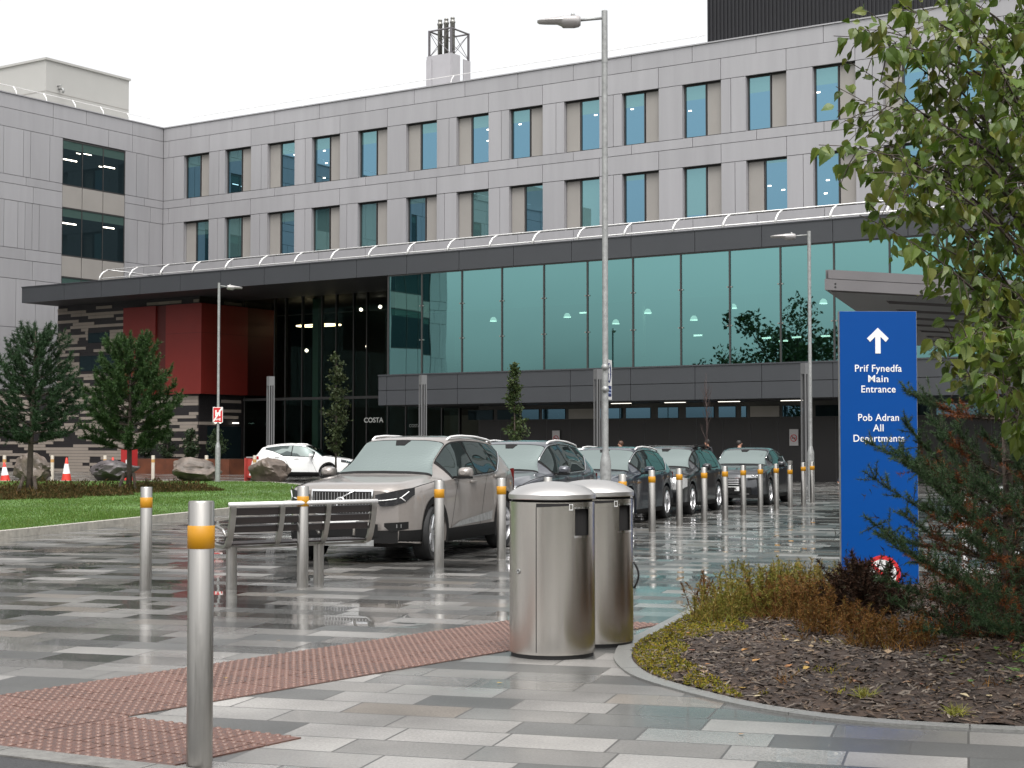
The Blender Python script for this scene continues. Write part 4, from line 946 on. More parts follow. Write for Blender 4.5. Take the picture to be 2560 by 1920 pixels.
# --- steel railing behind the shrub
t = thing('cycle_railing', 'pale steel barred railing glimpsed through the larch branches', 'railing', (5.75,20.0,0), R(12))
q = MB(); q.tube([(0,0,.95),(3.2,0,.95)],.03,8); q.tube([(0,0,.12),(3.2,0,.12)],.025,8)
for i in range(28): q.box(.06+.115*i,.06+.115*i+.045,-.02,.02,.12,.95)
q.build('bars', M['galv'], t); q = MB()
for x in (0,1.6,3.2): q.tube([(x,0,0),(x,0,1.0)],.035,8)
q.build('railing_posts', M['galv_white'], t)
# --- rusty steel planter
pa = fw(-40.6,.6); t = thing('planter', 'long rusty steel planter at the foot of the striped wall', 'planter', (pa.x,pa.y,0), FA)
q = MB(); q.box(0,7.4,0,1.6,.0,.80); q.build('trough', mat('corten',(.10,.028,.010),.75,0,.35,1.4,.2,8), t); q = MB(); q.box(.05,7.35,.05,1.55,.80,.815); q.build('soil', M['soil'], t)
# ------------------------------------------------------------------ cars
def paint(name, col, metal=.35, rough=.34):
    m = mat(name, col, rough, metal, .03, 30, coat=.9); return m
def sm(x, pts, w=.10):
    xs = [p[0] for p in pts]; ys = [p[1] for p in pts]
    return float(np.mean([np.interp(x+d, xs, ys) for d in np.linspace(-w, w, 7)]))
CLAD = mat('black_car_trim',(.008,.0078,.0078),.7,0,.1,10,spec=.2)
HEADL = glass('headlamp_lens',(.7,.72,.74),.06,None,(.03,.03,.032),.05)
TAIL = mat('tail_lamp',(.35,.012,.012),.15,0,0,coat=1.)
def make_car(t, P):
    L_,Wd,Hh,wb,fo,rw = P['L'],P['W']/2,P['H'],P['wb'],P['fo'],P['rw']
    ra = rw+.065; xw = (fo, fo+wb); B = P.get('bow',.17); BR = P.get('rbow',.12)
    topp, beltp, planp = P['top'], P['belt'], P['plan']
    zt = lambda x: sm(x, topp, P.get('ws',.07))
    def zb(x): return min(sm(x, beltp,.1), zt(x)-.025)
    wmax = lambda x: sm(x, planp,.05)
    def zl(x):
        z = sm(x, P['low'], .05)
        for c_ in xw:
            d = abs(x-c_)
            if d < ra: z = max(z, rw*.97 + math.sqrt(ra*ra-d*d))
        return z
    wroof = P['wroof']
    def ring(x):
        z0,z1,z2,w_ = zl(x),zb(x),zt(x),wmax(x); h = max(0,z2-z1); s_ = min(1,h/.34); s_ = s_*s_*(3-2*s_)
        H1 = z1-z0
        we = w_*.955; wr = we*.86*(1-s_) + min(wroof,we*.95)*s_
        zr = z1 + h*(.45*(1-s_)) + (h-.075)*s_ if h > .08 else z1+h*.45
        cut = min(z0, .62)
        pts = [(0,z0),(w_*.90,z0),(w_*.985,z0+.012),(w_*1.0,z0+H1*.22),(w_*1.0,z0+H1*.45),(w_*.993,z0+H1*.70),(w_*.985,z0+H1*.88),(we+.008,z1-.012),(we,z1)]
        for k in (.33,.66): pts.append((we+(wr-we)*k+.018*s_*math.sin(math.pi*k), z1+(zr-z1)*k))
        pts += [(wr,zr),(wr*.965,zr+(z2-zr)*.42),(wr*.86,zr+(z2-zr)*.72),(wr*.55,zr+(z2-zr)*.93),(wr*.25,z2-.003),(0,z2)]
        return pts
    IB, IR = 8, 11     # belt index, roof-edge index
    def dfm(p):
        x,y,z = p; a = (abs(y)/Wd)
        x2 = x + B*a**2.4*max(0,1-x/.95)**1.0 if x < .95 else x
        if x > L_-.8: x2 -= BR*a**2.4*(x-(L_-.8))/.8
        return (x2-fo, y, z)
    def surf(x, tt, sgn, off=0.):
        r = ring(x); i = min(int(tt), len(r)-2); f = tt-i; a,b_ = r[i],r[i+1]
        y = a[0]+(b_[0]-a[0])*f; z = a[1]+(b_[1]-a[1])*f
        if off:
            e = .02; r2 = ring(x+e); y2 = r2[i][0]+(r2[i+1][0]-r2[i][0])*f; z2 = r2[i][1]+(r2[i+1][1]-r2[i][1])*f
            u_ = Vector((e,y2-y,z2-z)); v_ = Vector((0,b_[0]-a[0],b_[1]-a[1])); n_ = u_.cross(v_)
            if n_.length > 1e-9: n_.normalize()
            if n_.y*1 < -1e-6 or (abs(n_.y)<1e-6 and n_.z<0) : n_ = -n_
            if n_.z < -.2 and i >= IB: n_ = -n_
            return dfm((x+n_.x*off, sgn*(y+n_.y*off), z+n_.z*off))
        return dfm((x,sgn*y,z))
    # stations
    st = set(np.linspace(0, L_, 70))
    for c_ in xw:
        for a in np.linspace(0, math.pi, 19): st.add(c_+ra*math.cos(a)); 
        st.add(c_+ra+.004); st.add(c_-ra-.004)
    for x in (.012,.03,.05,.08,L_-.012,L_-.03,L_-.06): st.add(x)
    st = sorted(x for x in st if 0 <= x <= L_)
    out = []
    for x in st:
        if not out or x-out[-1] > .0035: out.append(x)
    st = out
    b = MB(); n = len(ring(.5)); N = 2*n-2
    for x in st:
        r = ring(x)
        for k in range(N):
            if k < n: b.v.append(dfm((x,-r[k][0],r[k][1])))
            else: b.v.append(dfm((x,r[N-k][0],r[N-k][1])))
    for i in range(len(st)-1):
        for k in range(N):
            a,c_ = i*N+k, i*N+(k+1)%N; b.f.append((a,a+N,c_+N,c_)); b.mi.append(0)
    b.f.append(tuple(range(N))); b.mi.append(0); b.f.append(tuple((len(st)-1)*N+k for k in reversed(range(N)))); b.mi.append(0)
    o = b.build('body', P['paint'], t); autosmooth(o, 50)
    def patch(name, m, x0, x1, t0, t1, sgns, off=.006, nx=14, nt_=5, parent=None):
        q = MB()
        for s_ in sgns:
            base = len(q.v)
            for i in range(nx+1):
                x = x0+(x1-x0)*i/nx; lo = t0(x) if callable(t0) else t0; hi = t1(x) if callable(t1) else t1
                for j in range(nt_+1): q.v.append(surf(x, lo+(hi-lo)*j/nt_, s_, off))
            for i in range(nx):
                for j in range(nt_):
                    a = base+i*(nt_+1)+j; f = (a,a+nt_+1,a+nt_+2,a+1); q.f.append(f if s_ < 0 else tuple(reversed(f))); q.mi.append(0)
        return q.build(name, m, parent or t, True)
    def strip_across(name, m, x0, x1, yf, off=.006, nx=10, ny=14, parent=None):   # windscreen / rear window: full-width patch
        q = MB()
        for i in range(nx+1):
            x = x0+(x1-x0)*i/nx
            for j in range(ny+1):
                yy = (2*j/ny-1)*yf; tt = IR+.35 + (len(ring(x))-1-(IR+.35))*(1-abs(yy)) ; q.v.append(surf(x, min(tt,len(ring(x))-1.001), -1 if yy<0 else 1, off))
        for i in range(nx):
            for j in range(ny):
                a = i*(ny+1)+j; q.f.append((a,a+1,a+ny+2,a+ny+1)); q.mi.append(0)
        return q.build(name, m, parent or t, True)
    xs0,xs1 = P['ws_base'],P['ws_top']; xr0,xr1 = P['rw_top'],P['rw_base']
    strip_across('windscreen_surround', CLAD, xs0-.02, xs1-.015, .995, .004)
    ws = strip_across('windscreen', M['car_glass'], xs0+.045, xs1-.045, .965, .008)
    strip_across('rear_window', M['car_glass_side'], xr0+.04, xr1-.02, .92, .008)
    if P.get('sensor',1):
        q = MB(); xm = xs1-.10; p0 = surf(xm, len(ring(xm))-1.001, 1, .011)
        q.add([surf(xs1-.05,len(ring(1))-1.001-d,s_,.012) for d,s_ in ((.75,-1),(0,1),(.75,1))]+[surf(xs1-.17,len(ring(1))-1.001-d,s_,.012) for d,s_ in ((.45,1),(0,1),(.45,-1))],[(0,1,2,3,4,5)]); q.build('mirror_housing', CLAD, t)
    # side windows
    sa,sb_ = P['side']; pill = P['pillars']; kick = P.get('kick')
    def low_t(x):
        v = IB+.12
        if kick and x > kick[0]: v += (x-kick[0])/(kick[1]-kick[0])*2.2
        return min(v, IB+2.85)
    hi_t = IB+2.90
    edges = [sa]+pill+[sb_]
    tr = patch('side_window_trim', CLAD, sa-.03, sb_+.03, lambda x: low_t(x)-.10, hi_t+.12, (-1,1), .004, 30, 4)
    for a,c_ in zip(edges[:-1],edges[1:]):
        patch('side_window', M['car_glass_side'], a+.022, c_-.022, lambda x: low_t(x)+.06, lambda x: max(low_t(x)+.1, hi_t-.02), (-1,), .009, 14, 4); patch('side_window', M['car_glass_side'], a+.022, c_-.022, lambda x: low_t(x)+.06, lambda x: max(low_t(x)+.1,hi_t-.02), (1,), .009, 14, 4)
    if P.get('chrome',1):
        q = MB()
        for s_ in (-1,1):
            pts = [surf(x, low_t(x)-.12, s_, .012) for x in np.linspace(sa+.02, sb_, 22)]; q.tube(pts, .011, 6)
            if P['chrome'] == 2: q.tube([surf(x, hi_t+.12, s_, .012) for x in np.linspace(sa-.0, sb_, 22)], .010, 6)
        q.build('chrome_window_strip', M['chrome'], t, True)
    # arches and sills
    cw = P.get('arch',.055)*1.25
    for s_ in (-1,1):
        for c_ in xw:
            q = MB(); base = 0; K = 22
            for k in range(K+1):
                a = math.pi*(-.10+1.20*k/K)
                for rr,oo in ((ra-.01,.004),(ra+cw,.006)):
                    x = c_-rr*math.cos(a); z = rw*.97+rr*math.sin(a); w_ = wmax(min(max(x,.0),L_))
                    q.v.append(dfm((x, s_*(w_+oo), max(z,.2))))
            for k in range(K):
                a = base+2*k; f = (a,a+1,a+3,a+2); q.f.append(f if s_>0 else tuple(reversed(f))); q.mi.append(0)
            if cw > .01: q.build('arch_trim', CLAD, t, True)
    sill = P.get('sill', .16)
    for s_ in (-1,1):
        q = MB(); base = 0; K = 16; x0,x1 = xw[0]+ra+cw*.6, xw[1]-ra-cw*.6
        for k in range(K+1):
            x = x0+(x1-x0)*k/K; w_ = wmax(x); z = sm(x,P['low'],.05)
            q.v += [dfm((x,s_*(w_*.93),z-.012)), dfm((x,s_*(w_+.007),z-.006)), dfm((x,s_*(w_+.008),z+sill))]
        for k in range(K):
            for j in range(2):
                a = base+3*k+j; f = (a,a+3,a+4,a+1); q.f.append(f); q.mi.append(0)
        q.build('sill', CLAD, t, True)
    # door gaps, handles
    q = MB()
    for s_ in (-1,1):
        for x in P['doors']:
            for (a0,a1) in ((2.3,7.9),):
                pts = [surf(x+P.get('dslant',0)*(k-.5), a0+(a1-a0)*k/8, s_, .003) for k in range(9)]
                for k in range(8):
                    a,c_ = Vector(pts[k]),Vector(pts[k+1]); e = Vector((.005,0,0)); q.add([a-e,a+e,c_+e,c_-e],[(0,1,2,3)])
        # bonnet shut line
        pts = [surf(x, IB+.25, s_, .004) for x in np.linspace(.22, xs0, 12)]
        for k in range(11):
            a,c_ = Vector(pts[k]),Vector(pts[k+1]); e = Vector((0,.004,.004)); q.add([a-e,a+e,c_+e,c_-e],[(0,1,2,3)])
    q.build('panel_gaps', M['darkhole'], t)
    for s_ in (-1,1):
        for x in P['handles']:
            p = surf(x, 6.35, s_, 0); q = MB(); q.bevbox(p[0]-.10,p[0]+.10,p[1]-.012,p[1]+.012,p[2]-.017,p[2]+.017,.008)
            q.xf(Matrix.Translation((0,s_*.022,0))); q.build('door_handle', P['paint'], t, True)
    # mirrors
    for s_ in (-1,1):
        x = xs0+.42; p = surf(x, IB+.1, s_, 0); q = MB(); vs=[];fs=[]; K=10
        for i,(dx,sc) in enumerate(((-.02,.35),(-.0,.72),(.05,.95),(.11,1.0),(.13,.97))):
            for k in range(K):
                a = 2*math.pi*k/K; ca,sa_ = math.cos(a),math.sin(a)
                vs.append((p[0]+dx-.06, p[1]+s_*(.155+.105*sc*math.copysign(abs(ca)**.7,ca)), p[2]+.075+.075*sc*math.copysign(abs(sa_)**.7,sa_)))
        for i in range(4):
            for k in range(K): fs.append((i*K+k,i*K+(k+1)%K,(i+1)*K+(k+1)%K,(i+1)*K+k))
        fs.append(tuple(range(K))); fs.append(tuple(4*K+k for k in reversed(range(K)))); q.add(vs,fs); q.m=1
        q.bevbox(p[0]-.05,p[0]+.03,min(p[1],p[1]+s_*.12)-.0,max(p[1],p[1]+s_*.12),p[2]-.005,p[2]+.03,.008)
        q.bevbox(p[0]-.075,p[0]+.068,min(p[1]+s_*.06,p[1]+s_*.25),max(p[1]+s_*.06,p[1]+s_*.25),p[2]-.006,p[2]+.022,.01)
        o = q.build('door_mirror', [P['paint'],CLAD], t); autosmooth(o,45)
    # roof rails
    if P.get('rails'):
        x0,x1 = P['rails']; 
        for s_ in (-1,1):
            pts = [surf(x0,IR+1.2,s_,.0)]+[surf(x, IR+1.2, s_, .035) for x in np.linspace(x0+.12,x1-.12,14)]+[surf(x1,IR+1.2,s_,0)]
            q = MB(); q.tube(pts,.017,8); q.build('roof_rail', P.get('rail_mat',M['galv_white']), t, True)
    if P.get('bars'):
        for x in P['bars']:
            q = MB(); a = surf(x,IR+.6,-1,.09); c_ = surf(x,IR+.6,1,.09); q.bevbox(a[0]-.035,a[0]+.035,a[1]-.03,c_[1]+.03,max(a[2],c_[2])-.012,max(a[2],c_[2])+.012,.006)
            for s_ in (-1,1): e = surf(x,IR+.8,s_,.0); q.bevbox(e[0]-.05,e[0]+.05,e[1]-.035,e[1]+.035,e[2]-.02,e[2]+.09,.01)
            q.m = 0; q.build('roof_bar', CLAD, t)
            q = MB(); q.box(a[0]-.02,a[0]+.02,a[1]+.1,c_[1]-.1,max(a[2],c_[2])+.0122,max(a[2],c_[2])+.016); q.build('roof_bar_strip', M['galv_white'], t)
    q = MB(); p = surf(xr0-.10,len(ring(1))-1.001,1,0)
    if P.get('fin',1): q.add([(p[0]-.09,p[1],p[2]-.01),(p[0]+.06,p[1]-.025,p[2]-.01),(p[0]+.06,p[1]+.025,p[2]-.01),(p[0]+.05,p[1],p[2]+.055)],[(0,1,3),(1,2,3),(2,0,3)]); q.build('aerial', P['paint'], t)
    # wheels
    for i,c_ in enumerate(xw):
        for s_ in (-1,1):
            y = s_*(wmax(c_)-.115); hw = .11
            q = MB(); ri = rw*.70
            q.lathe([(ri,-hw),(rw*.93,-hw),(rw*.985,-hw*.8),(rw,-hw*.5),(rw,hw*.5),(rw*.985,hw*.8),(rw*.93,hw),(ri+.012,hw),(ri,hw*.9),(ri,-hw)],40,cap=False)
            st_ = P.get('steer',0) if i == 0 else 0
            Mx = Matrix.Translation((c_-fo,y,rw)) @ Matrix.Rotation(st_,4,'Z') @ (Matrix.Rotation(R(90),4,'X') if s_ < 0 else Matrix.Rotation(R(-90),4,'X'))
            q.xf(Mx); wo_ = q.build('wheel', M['rubber'], t); autosmooth(wo_,40)
            q = MB(); q.lathe([(ri,hw*.93),(ri*.95,hw*.97),(ri*.93,hw*.80),(ri*.90,hw*.2)],40,cap=False); ns = P.get('spokes',5)
            for k in range(ns):
                a = 2*math.pi*k/ns; s0 = len(q.v); sw = P.get('spw',.035)
                q.add([(.02,-sw*1.1,hw*.62),(ri*.94,-sw*.8,hw*.78),(ri*.94,sw*.8,hw*.78),(.02,sw*1.1,hw*.62),(.02,-sw*.8,hw*.72),(ri*.94,-sw*.55,hw*.90),(ri*.94,sw*.55,hw*.90),(.02,sw*.8,hw*.72)],[(4,5,6,7),(0,1,5,4),(2,3,7,6),(1,2,6,5)])
                q.xf(Matrix.Rotation(a,4,'Z'), s0)
            q.lathe([(.06,hw*.55),(.06,hw*.75),(.045,hw*.80),(0,hw*.80)],20,cap=False); q.xf(Mx); r_ = q.build('rim', M['alloy'], wo_); autosmooth(r_,35)
            q = MB(); q.lathe([(ri*.92,hw*.15),(0,hw*.12)],30,cap=False); q.xf(Mx); q.build('brake_disc', M['darkhole'], wo_)
    # inner arch liner so that the wells read dark
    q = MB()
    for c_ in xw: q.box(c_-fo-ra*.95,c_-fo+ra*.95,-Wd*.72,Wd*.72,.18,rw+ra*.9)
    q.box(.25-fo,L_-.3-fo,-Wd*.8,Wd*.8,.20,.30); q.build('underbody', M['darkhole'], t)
    # ---- front and rear details on the real surface: (y,z) -> point just in front of the bodywork
    gx = np.linspace(0,1.6,500); gw = np.array([wmax(x) for x in gx]); gz = np.array([zt(x) for x in gx])
    def front(y, z, off=.01):
        ay = abs(y); x = 0.
        i = np.argmax(gw >= min(ay*1.004, gw.max()-1e-4)); x = max(x, gx[i])
        if z > gz[0]: j = np.argmax(gz >= min(z, gz.max()-.001)); x = max(x, gx[j])
        return dfm((x-off, y, z))
    rx = np.linspace(L_,L_-1.6,500); rwid = np.array([wmax(x) for x in rx]); rz_ = np.array([zt(x) for x in rx])
    def rear(y, z, off=.01):
        x = L_; i = np.argmax(rwid >= min(abs(y)*1.004, rwid.max()-1e-4)); x = min(x, rx[i])
        if z > rz_[0]: j = np.argmax(rz_ >= min(z, rz_.max()-.001)); x = min(x, rx[j])
        return dfm((x+off, y, z))
    def fpatch(name, m, poly_top, poly_bot, y0, y1, off=.012, ny=18, nz=4, both=False, fn=front, parent=None, grp=True):
        res = []
        for s_ in ((1,-1) if both else (1,)):
            q = MB()
            for i in range(ny+1):
                y = y0+(y1-y0)*i/ny; zt_ = np.interp(y,*zip(*poly_top)); zb_ = np.interp(y,*zip(*poly_bot))
                for j in range(nz+1): q.v.append(fn(s_*y, zb_+(zt_-zb_)*j/nz, off))
            for i in range(ny):
                for j in range(nz):
                    a = i*(nz+1)+j; f = (a,a+nz+1,a+nz+2,a+1); q.f.append(f if (s_ < 0) != (fn is rear) else tuple(reversed(f))); q.mi.append(0)
            res.append(q.build(name, m, parent or t, True))
        return res
    P['front_fn'](t, P, fpatch, front, rear, surf)
    # dark lower bumper and rear lamps
    fpatch('tail_lamp', TAIL, P['tl'][0], P['tl'][1], P['tl'][2], P['tl'][3], .012, 10, 4, True, rear)
    for s_ in (-1,1):
        patch('front_skirt', CLAD, .0015, xw[0]-ra-.012, 1.0, lambda x: 3+((P.get('skz',.36)-zl(x))/(zb(x)-zl(x))-.22)/.23, (s_,), .006, 44, 5)
        patch('rear_skirt', CLAD, xw[1]+ra+.012, L_-.02, 1.0, 3.0, (s_,), .006, 44, 5)
    if P.get('lowfront',1): fpatch('front_skirt', CLAD, [(-Wd,P.get('skz',.36)),(Wd,P.get('skz',.36))], [(-Wd,P['low'][0][1]),(Wd,P['low'][0][1])], -Wd*.80, Wd*.80, .008, 30, 2)
    fpatch('rear_skirt', CLAD, [(-Wd,.42),(Wd,.42)], [(-Wd,.22),(Wd,.22)], -Wd*.80, Wd*.80, .008, 30, 2, False, rear)
    return surf, front, rear

def wiper(t, P): pass
def front_suv(t, P, fpatch, front, rear, surf):
    # wide barred grille in a chrome frame, T-shaped lamps, fog pods, skid plate
    fpatch('grille_frame', M['chrome'], [(-.435,.94),(.435,.94)], [(-.435,.67),(-.355,.612),(.355,.612),(.435,.67)], -.435, .435, .012, 24, 4)
    g_ = fpatch('grille', M['darkhole'], [(-.415,.915),(.415,.915)], [(-.415,.675),(-.345,.625),(.345,.625),(.415,.675)], -.415, .415, .018, 24, 4)[0]
    q = MB()
    for i in range(19):
        y = -.39+.78*i/18
        a = Vector(front(y,.64,.020)); c_ = Vector(front(y,.90,.020)); q.tube([a,c_],.0038,5)
    q.build('grille_bars', M['alloy'], g_)
    q = MB(); cpt = Vector(front(0,.775,.028)); q.tube([cpt+Vector((0,.062*math.cos(a),.062*math.sin(a))) for a in np.linspace(0,2*math.pi,21)],.011,6)
    q.tube([Vector(front(-.20,.925,.026)),Vector(front(.05,.805,.030)),Vector(front(.17,.66,.026))][:2]+[cpt],.009,6); q.build('emblem', M['chrome'], g_, True)
    h = fpatch('headlight', HEADL, [(.465,.872),(.62,.905),(.80,.945),(.885,.965)], [(.465,.835),(.53,.725),(.70,.735),(.82,.78),(.885,.88)], .465, .88, .013, 20, 5, True)
    for k,s_ in enumerate((1,-1)):
        q = MB(); 
        pts = [front(s_*y,z,.019) for y,z in ((.51,.80),(.60,.805),(.70,.818),(.78,.84),(.845,.915))]; q.tube(pts,.0075,6); q.tube([front(s_*.775,.838,.019),front(s_*.815,.79,.019)],.007,6); q.build('daylight_bar', M['white'], h[k], True)
        q = MB(); q.add([front(s_*y,z,.016) for y,z in ((.55,.745),(.74,.76),(.76,.80),(.53,.775))],[(0,1,2,3)]); q.build('lens', M['darkhole'], h[k])
    fpatch('lower_grille', CLAD, [(-.50,.50),(.50,.50)], [(-.42,.34),(.42,.34)], -.50, .50, .013, 20, 3)
    f = fpatch('fog_pod', CLAD, [(.58,.515),(.84,.53)], [(.58,.47),(.66,.40),(.84,.44)], .58, .84, .014, 12, 3, True)
    for k,s_ in enumerate((1,-1)):
        q = MB(); q.add([front(s_*y,z,.018) for y,z in ((.73,.455),(.78,.455),(.78,.50),(.73,.50))],[(0,1,2,3)]); q.build('fog_lamp', M['alloy'], f[k])
    q = MB(); q.add([front(-.26,.485,.02),front(.26,.485,.02),front(.26,.59,.02),front(-.26,.59,.02)],[(3,2,1,0)]); q.build('number_plate', M['white'], t)
    fpatch('skid_plate', M['galv'], [(-.45,.30),(.45,.30)], [(-.35,.22),(.35,.22)], -.45,.45,.016,16,2)
    # silver flash low on the doors
    for s_ in (-1,1):
        q = MB(); q.add([surf(x,tt,s_,.012) for x,tt in ((1.45,3.0),(2.95,3.15),(3.0,3.75),(1.75,3.35))],[(0,1,2,3) if s_<0 else (3,2,1,0)])
        q.build('door_insert', M['galv'], t)
def front_plain(t, P, fpatch, front, rear, surf):
    Wd = P['W']/2; k = P.get('gz',(.60,.78)); gw_ = P.get('gw',.40)
    fpatch('grille_frame', M['chrome'], [(-gw_-.02,k[1]+.022),(gw_+.02,k[1]+.022)], [(-gw_-.02,k[1]-.06),(-gw_*.75,k[0]-.02),(gw_*.75,k[0]-.02),(gw_+.02,k[1]-.06)], -gw_-.02, gw_+.02, .012, 20, 3)
    fpatch('grille', M['darkhole'], [(-gw_,k[1]),(gw_,k[1])], [(-gw_,k[1]-.05),(-gw_*.72,k[0]),(gw_*.72,k[0]),(gw_,k[1]-.05)], -gw_, gw_, .018, 20, 3)
    q = MB()
    for i in range(4):
        z = k[0]+.03+(k[1]-k[0]-.05)*i/3; q.tube([front(y,z,.021) for y in np.linspace(-gw_*.72,gw_*.72,9)],.006,5)
    q.build('grille_bars', M['alloy'], t, True)
    if P.get('emblem',1):
        q = MB(); c_ = Vector(front(0,(k[0]+k[1])/2+.02,.03)); q.tube([c_+Vector((0,.05*math.cos(a),.05*math.sin(a))) for a in np.linspace(0,2*math.pi,17)],.008,5); q.build('emblem', M['chrome'], t, True)
    hz = P['hl']; h = fpatch('headlight', P.get('hmat',HEADL), hz[0], hz[1], hz[2], hz[3], .013, 16, 5, True)
    for i,s_ in enumerate((1,-1)):
        q = MB(); ym = hz[2]*.45+hz[3]*.55; zm = (np.interp(ym,*zip(*hz[0]))+np.interp(ym,*zip(*hz[1])))/2
        for dy in P.get('lens',(-.07,.05)):
            c_ = Vector(front(s_*(ym+dy),zm,.018)); q.tube([c_+Vector((-.002,.034*math.cos(a),.034*math.sin(a))) for a in np.linspace(0,2*math.pi,13)],.008,5)
        q.build('lens', M['chrome'], h[i], True)
    fpatch('lower_grille', CLAD, [(-.55,.46),(.55,.46)], [(-.48,.30),(.48,.30)], -.55, .55, .013, 16, 3)
    fpatch('chrome_strip', M['chrome'], [(-.5,.305),(.5,.305)], [(-.5,.285),(.5,.285)], -.5, .5, .018, 16, 1)
    q = MB(); q.add([front(-.26,P.get('pz',.50),.022),front(.26,P.get('pz',.50),.022),front(.26,P.get('pz',.50)+.11,.022),front(-.26,P.get('pz',.50)+.11,.022)],[(3,2,1,0)]); pl_ = q.build('number_plate', M['white'], t)
    if P.get('plate'):
        c_ = front(-.12 if len(P['plate']) < 4 else 0, P.get('pz',.50)+.022, .0255); text_obj('plate_letters', P['plate'], .10, M['black'], pl_, c_, (R(90),0,R(-90)), .0004, bold=.004)
TH = math.atan2(.94,.342)
suvP = dict(skz=.42,L=4.43,W=1.863,H=1.65,wb=2.70,fo=.87,rw=.355,bow=.20,
    top=[(-.2,.80),(0,.92),(.03,.965),(.09,1.0),(.25,1.025),(.65,1.062),(1.10,1.10),(1.26,1.12),(1.62,1.36),(1.98,1.575),(2.15,1.62),(2.6,1.645),(3.2,1.635),(3.75,1.59),(3.98,1.54),(4.18,1.30),(4.34,1.04),(4.40,.90),(4.43,.72),(4.7,.6)],
    belt=[(0,.84),(.10,.93),(.5,.98),(1.1,1.03),(2.0,1.06),(3.0,1.09),(3.55,1.13),(4.1,1.14),(4.43,.9)],
    low=[(0,.26),(.3,.23),(.8,.22),(3.6,.24),(4.2,.30),(4.43,.36)],
    plan=[(-.1,.70),(0,.74),(.06,.82),(.16,.875),(.35,.905),(.8,.928),(2.2,.93),(3.6,.932),(4.0,.90),(4.25,.85),(4.43,.76),(4.6,.7)],
    wroof=.60, ws_base=1.26, ws_top=2.02, rw_top=3.98, rw_base=4.26, side=(1.62,3.86), pillars=[2.52,3.30], kick=(3.28,3.86), chrome=1,
    doors=[1.42,2.50,3.42], dslant=.06, handles=[2.28,3.22], rails=(2.15,3.92), spokes=5, steer=R(8), arch=.06, sill=.17,
    paint=paint('sand_car_paint',(.265,.24,.222),.35,.36), front_fn=front_suv, tl=([(.62,1.12),(.80,1.16)],[(.62,.98),(.80,.80)],.66,.86))
t = thing('suv_car', 'beige sport utility car nearest the camera, parked behind the bench', 'car', (-1.89,20.95,0), TH, 'queue of parked cars'); make_car(t, suvP)
q5 = dict(suvP, skz=.36, L=4.66,W=1.89,H=1.66,wb=2.82,fo=.88,
    top=[(-.2,.62),(0,.78),(.04,.90),(.12,.96),(.3,1.0),(.8,1.06),(1.25,1.10),(1.38,1.12),(1.75,1.36),(2.12,1.575),(2.3,1.625),(2.8,1.655),(3.4,1.63),(3.9,1.57),(4.12,1.50),(4.38,1.20),(4.55,.98),(4.62,.85),(4.66,.7),(4.9,.6)],
    belt=[(0,.74),(.12,.90),(.6,.98),(1.3,1.04),(2.2,1.06),(3.3,1.08),(4.0,1.12),(4.4,1.05),(4.66,.85)],
    plan=[(-.1,.68),(0,.74),(.06,.83),(.18,.885),(.4,.915),(.9,.94),(2.3,.945),(3.8,.945),(4.3,.90),(4.5,.84),(4.66,.75),(4.8,.7)],
    ws_base=1.38, ws_top=2.16, rw_top=4.10, rw_base=4.45, side=(1.76,4.0), pillars=[2.66,3.5], kick=(3.45,4.0), chrome=2, doors=[1.58,2.64,3.6], handles=[2.4,3.38], rails=(2.3,4.05), spokes=10, spw=.02, steer=0, arch=.0, sill=.10,
    paint=paint('slate_car_paint',(.095,.10,.115),.5,.3), front_fn=front_plain, gz=(.50,.86), gw=.46, hl=([(.50,.84),(.88,.92)],[(.50,.74),(.88,.80)],.50,.88), tl=([(.55,1.02),(.84,1.04)],[(.55,.9),(.84,.86)],.6,.88))
t = thing('suv_car', 'slate grey sport utility car standing between the beige car and the tall lamp post', 'car', (-.42,25.6,0), TH, 'queue of parked cars'); make_car(t, q5); t.scale = (.985,.985,.965)
est = dict(suvP, L=4.77,W=1.83,H=1.49,wb=2.79,fo=.90,rw=.335,bow=.22,
    top=[(-.2,.55),(0,.70),(.04,.78),(.14,.84),(.35,.88),(.9,.955),(1.30,.995),(1.42,1.01),(1.85,1.24),(2.25,1.42),(2.5,1.465),(2.95,1.485),(3.6,1.465),(4.15,1.41),(4.32,1.36),(4.52,1.12),(4.68,.92),(4.74,.80),(4.77,.65),(5,.55)],
    belt=[(0,.64),(.12,.78),(.6,.86),(1.4,.93),(2.4,.955),(3.4,.975),(4.2,1.0),(4.55,.95),(4.77,.78)],
    low=[(0,.22),(.3,.19),(.8,.18),(3.8,.19),(4.5,.26),(4.77,.34)],
    plan=[(-.1,.66),(0,.70),(.06,.79),(.18,.85),(.4,.885),(.9,.91),(2.3,.915),(3.9,.915),(4.4,.87),(4.6,.82),(4.77,.73),(4.9,.7)],
    wroof=.59, ws_base=1.42, ws_top=2.28, rw_top=4.30, rw_base=4.58, side=(1.86,4.22), pillars=[2.78,3.62], kick=(3.66,4.22), chrome=2, doors=[1.62,2.76,3.7], handles=[2.5,3.48], rails=(2.45,4.2), spokes=10, spw=.017, steer=0, arch=.0, sill=.08, skz=.28,
    paint=paint('midnight_car_paint',(.022,.028,.042),.4,.28), front_fn=front_plain, gz=(.52,.70), gw=.44, hl=([(.50,.715),(.84,.80)],[(.50,.62),(.84,.66)],.50,.85), pz=.42, tl=([(.5,.93),(.82,.95)],[(.5,.8),(.82,.78)],.55,.86))
t = thing('estate_car', 'dark blue estate car behind the tall lamp post, chrome round its windows', 'car', (1.42,30.35,0), TH, 'queue of parked cars'); make_car(t, est)
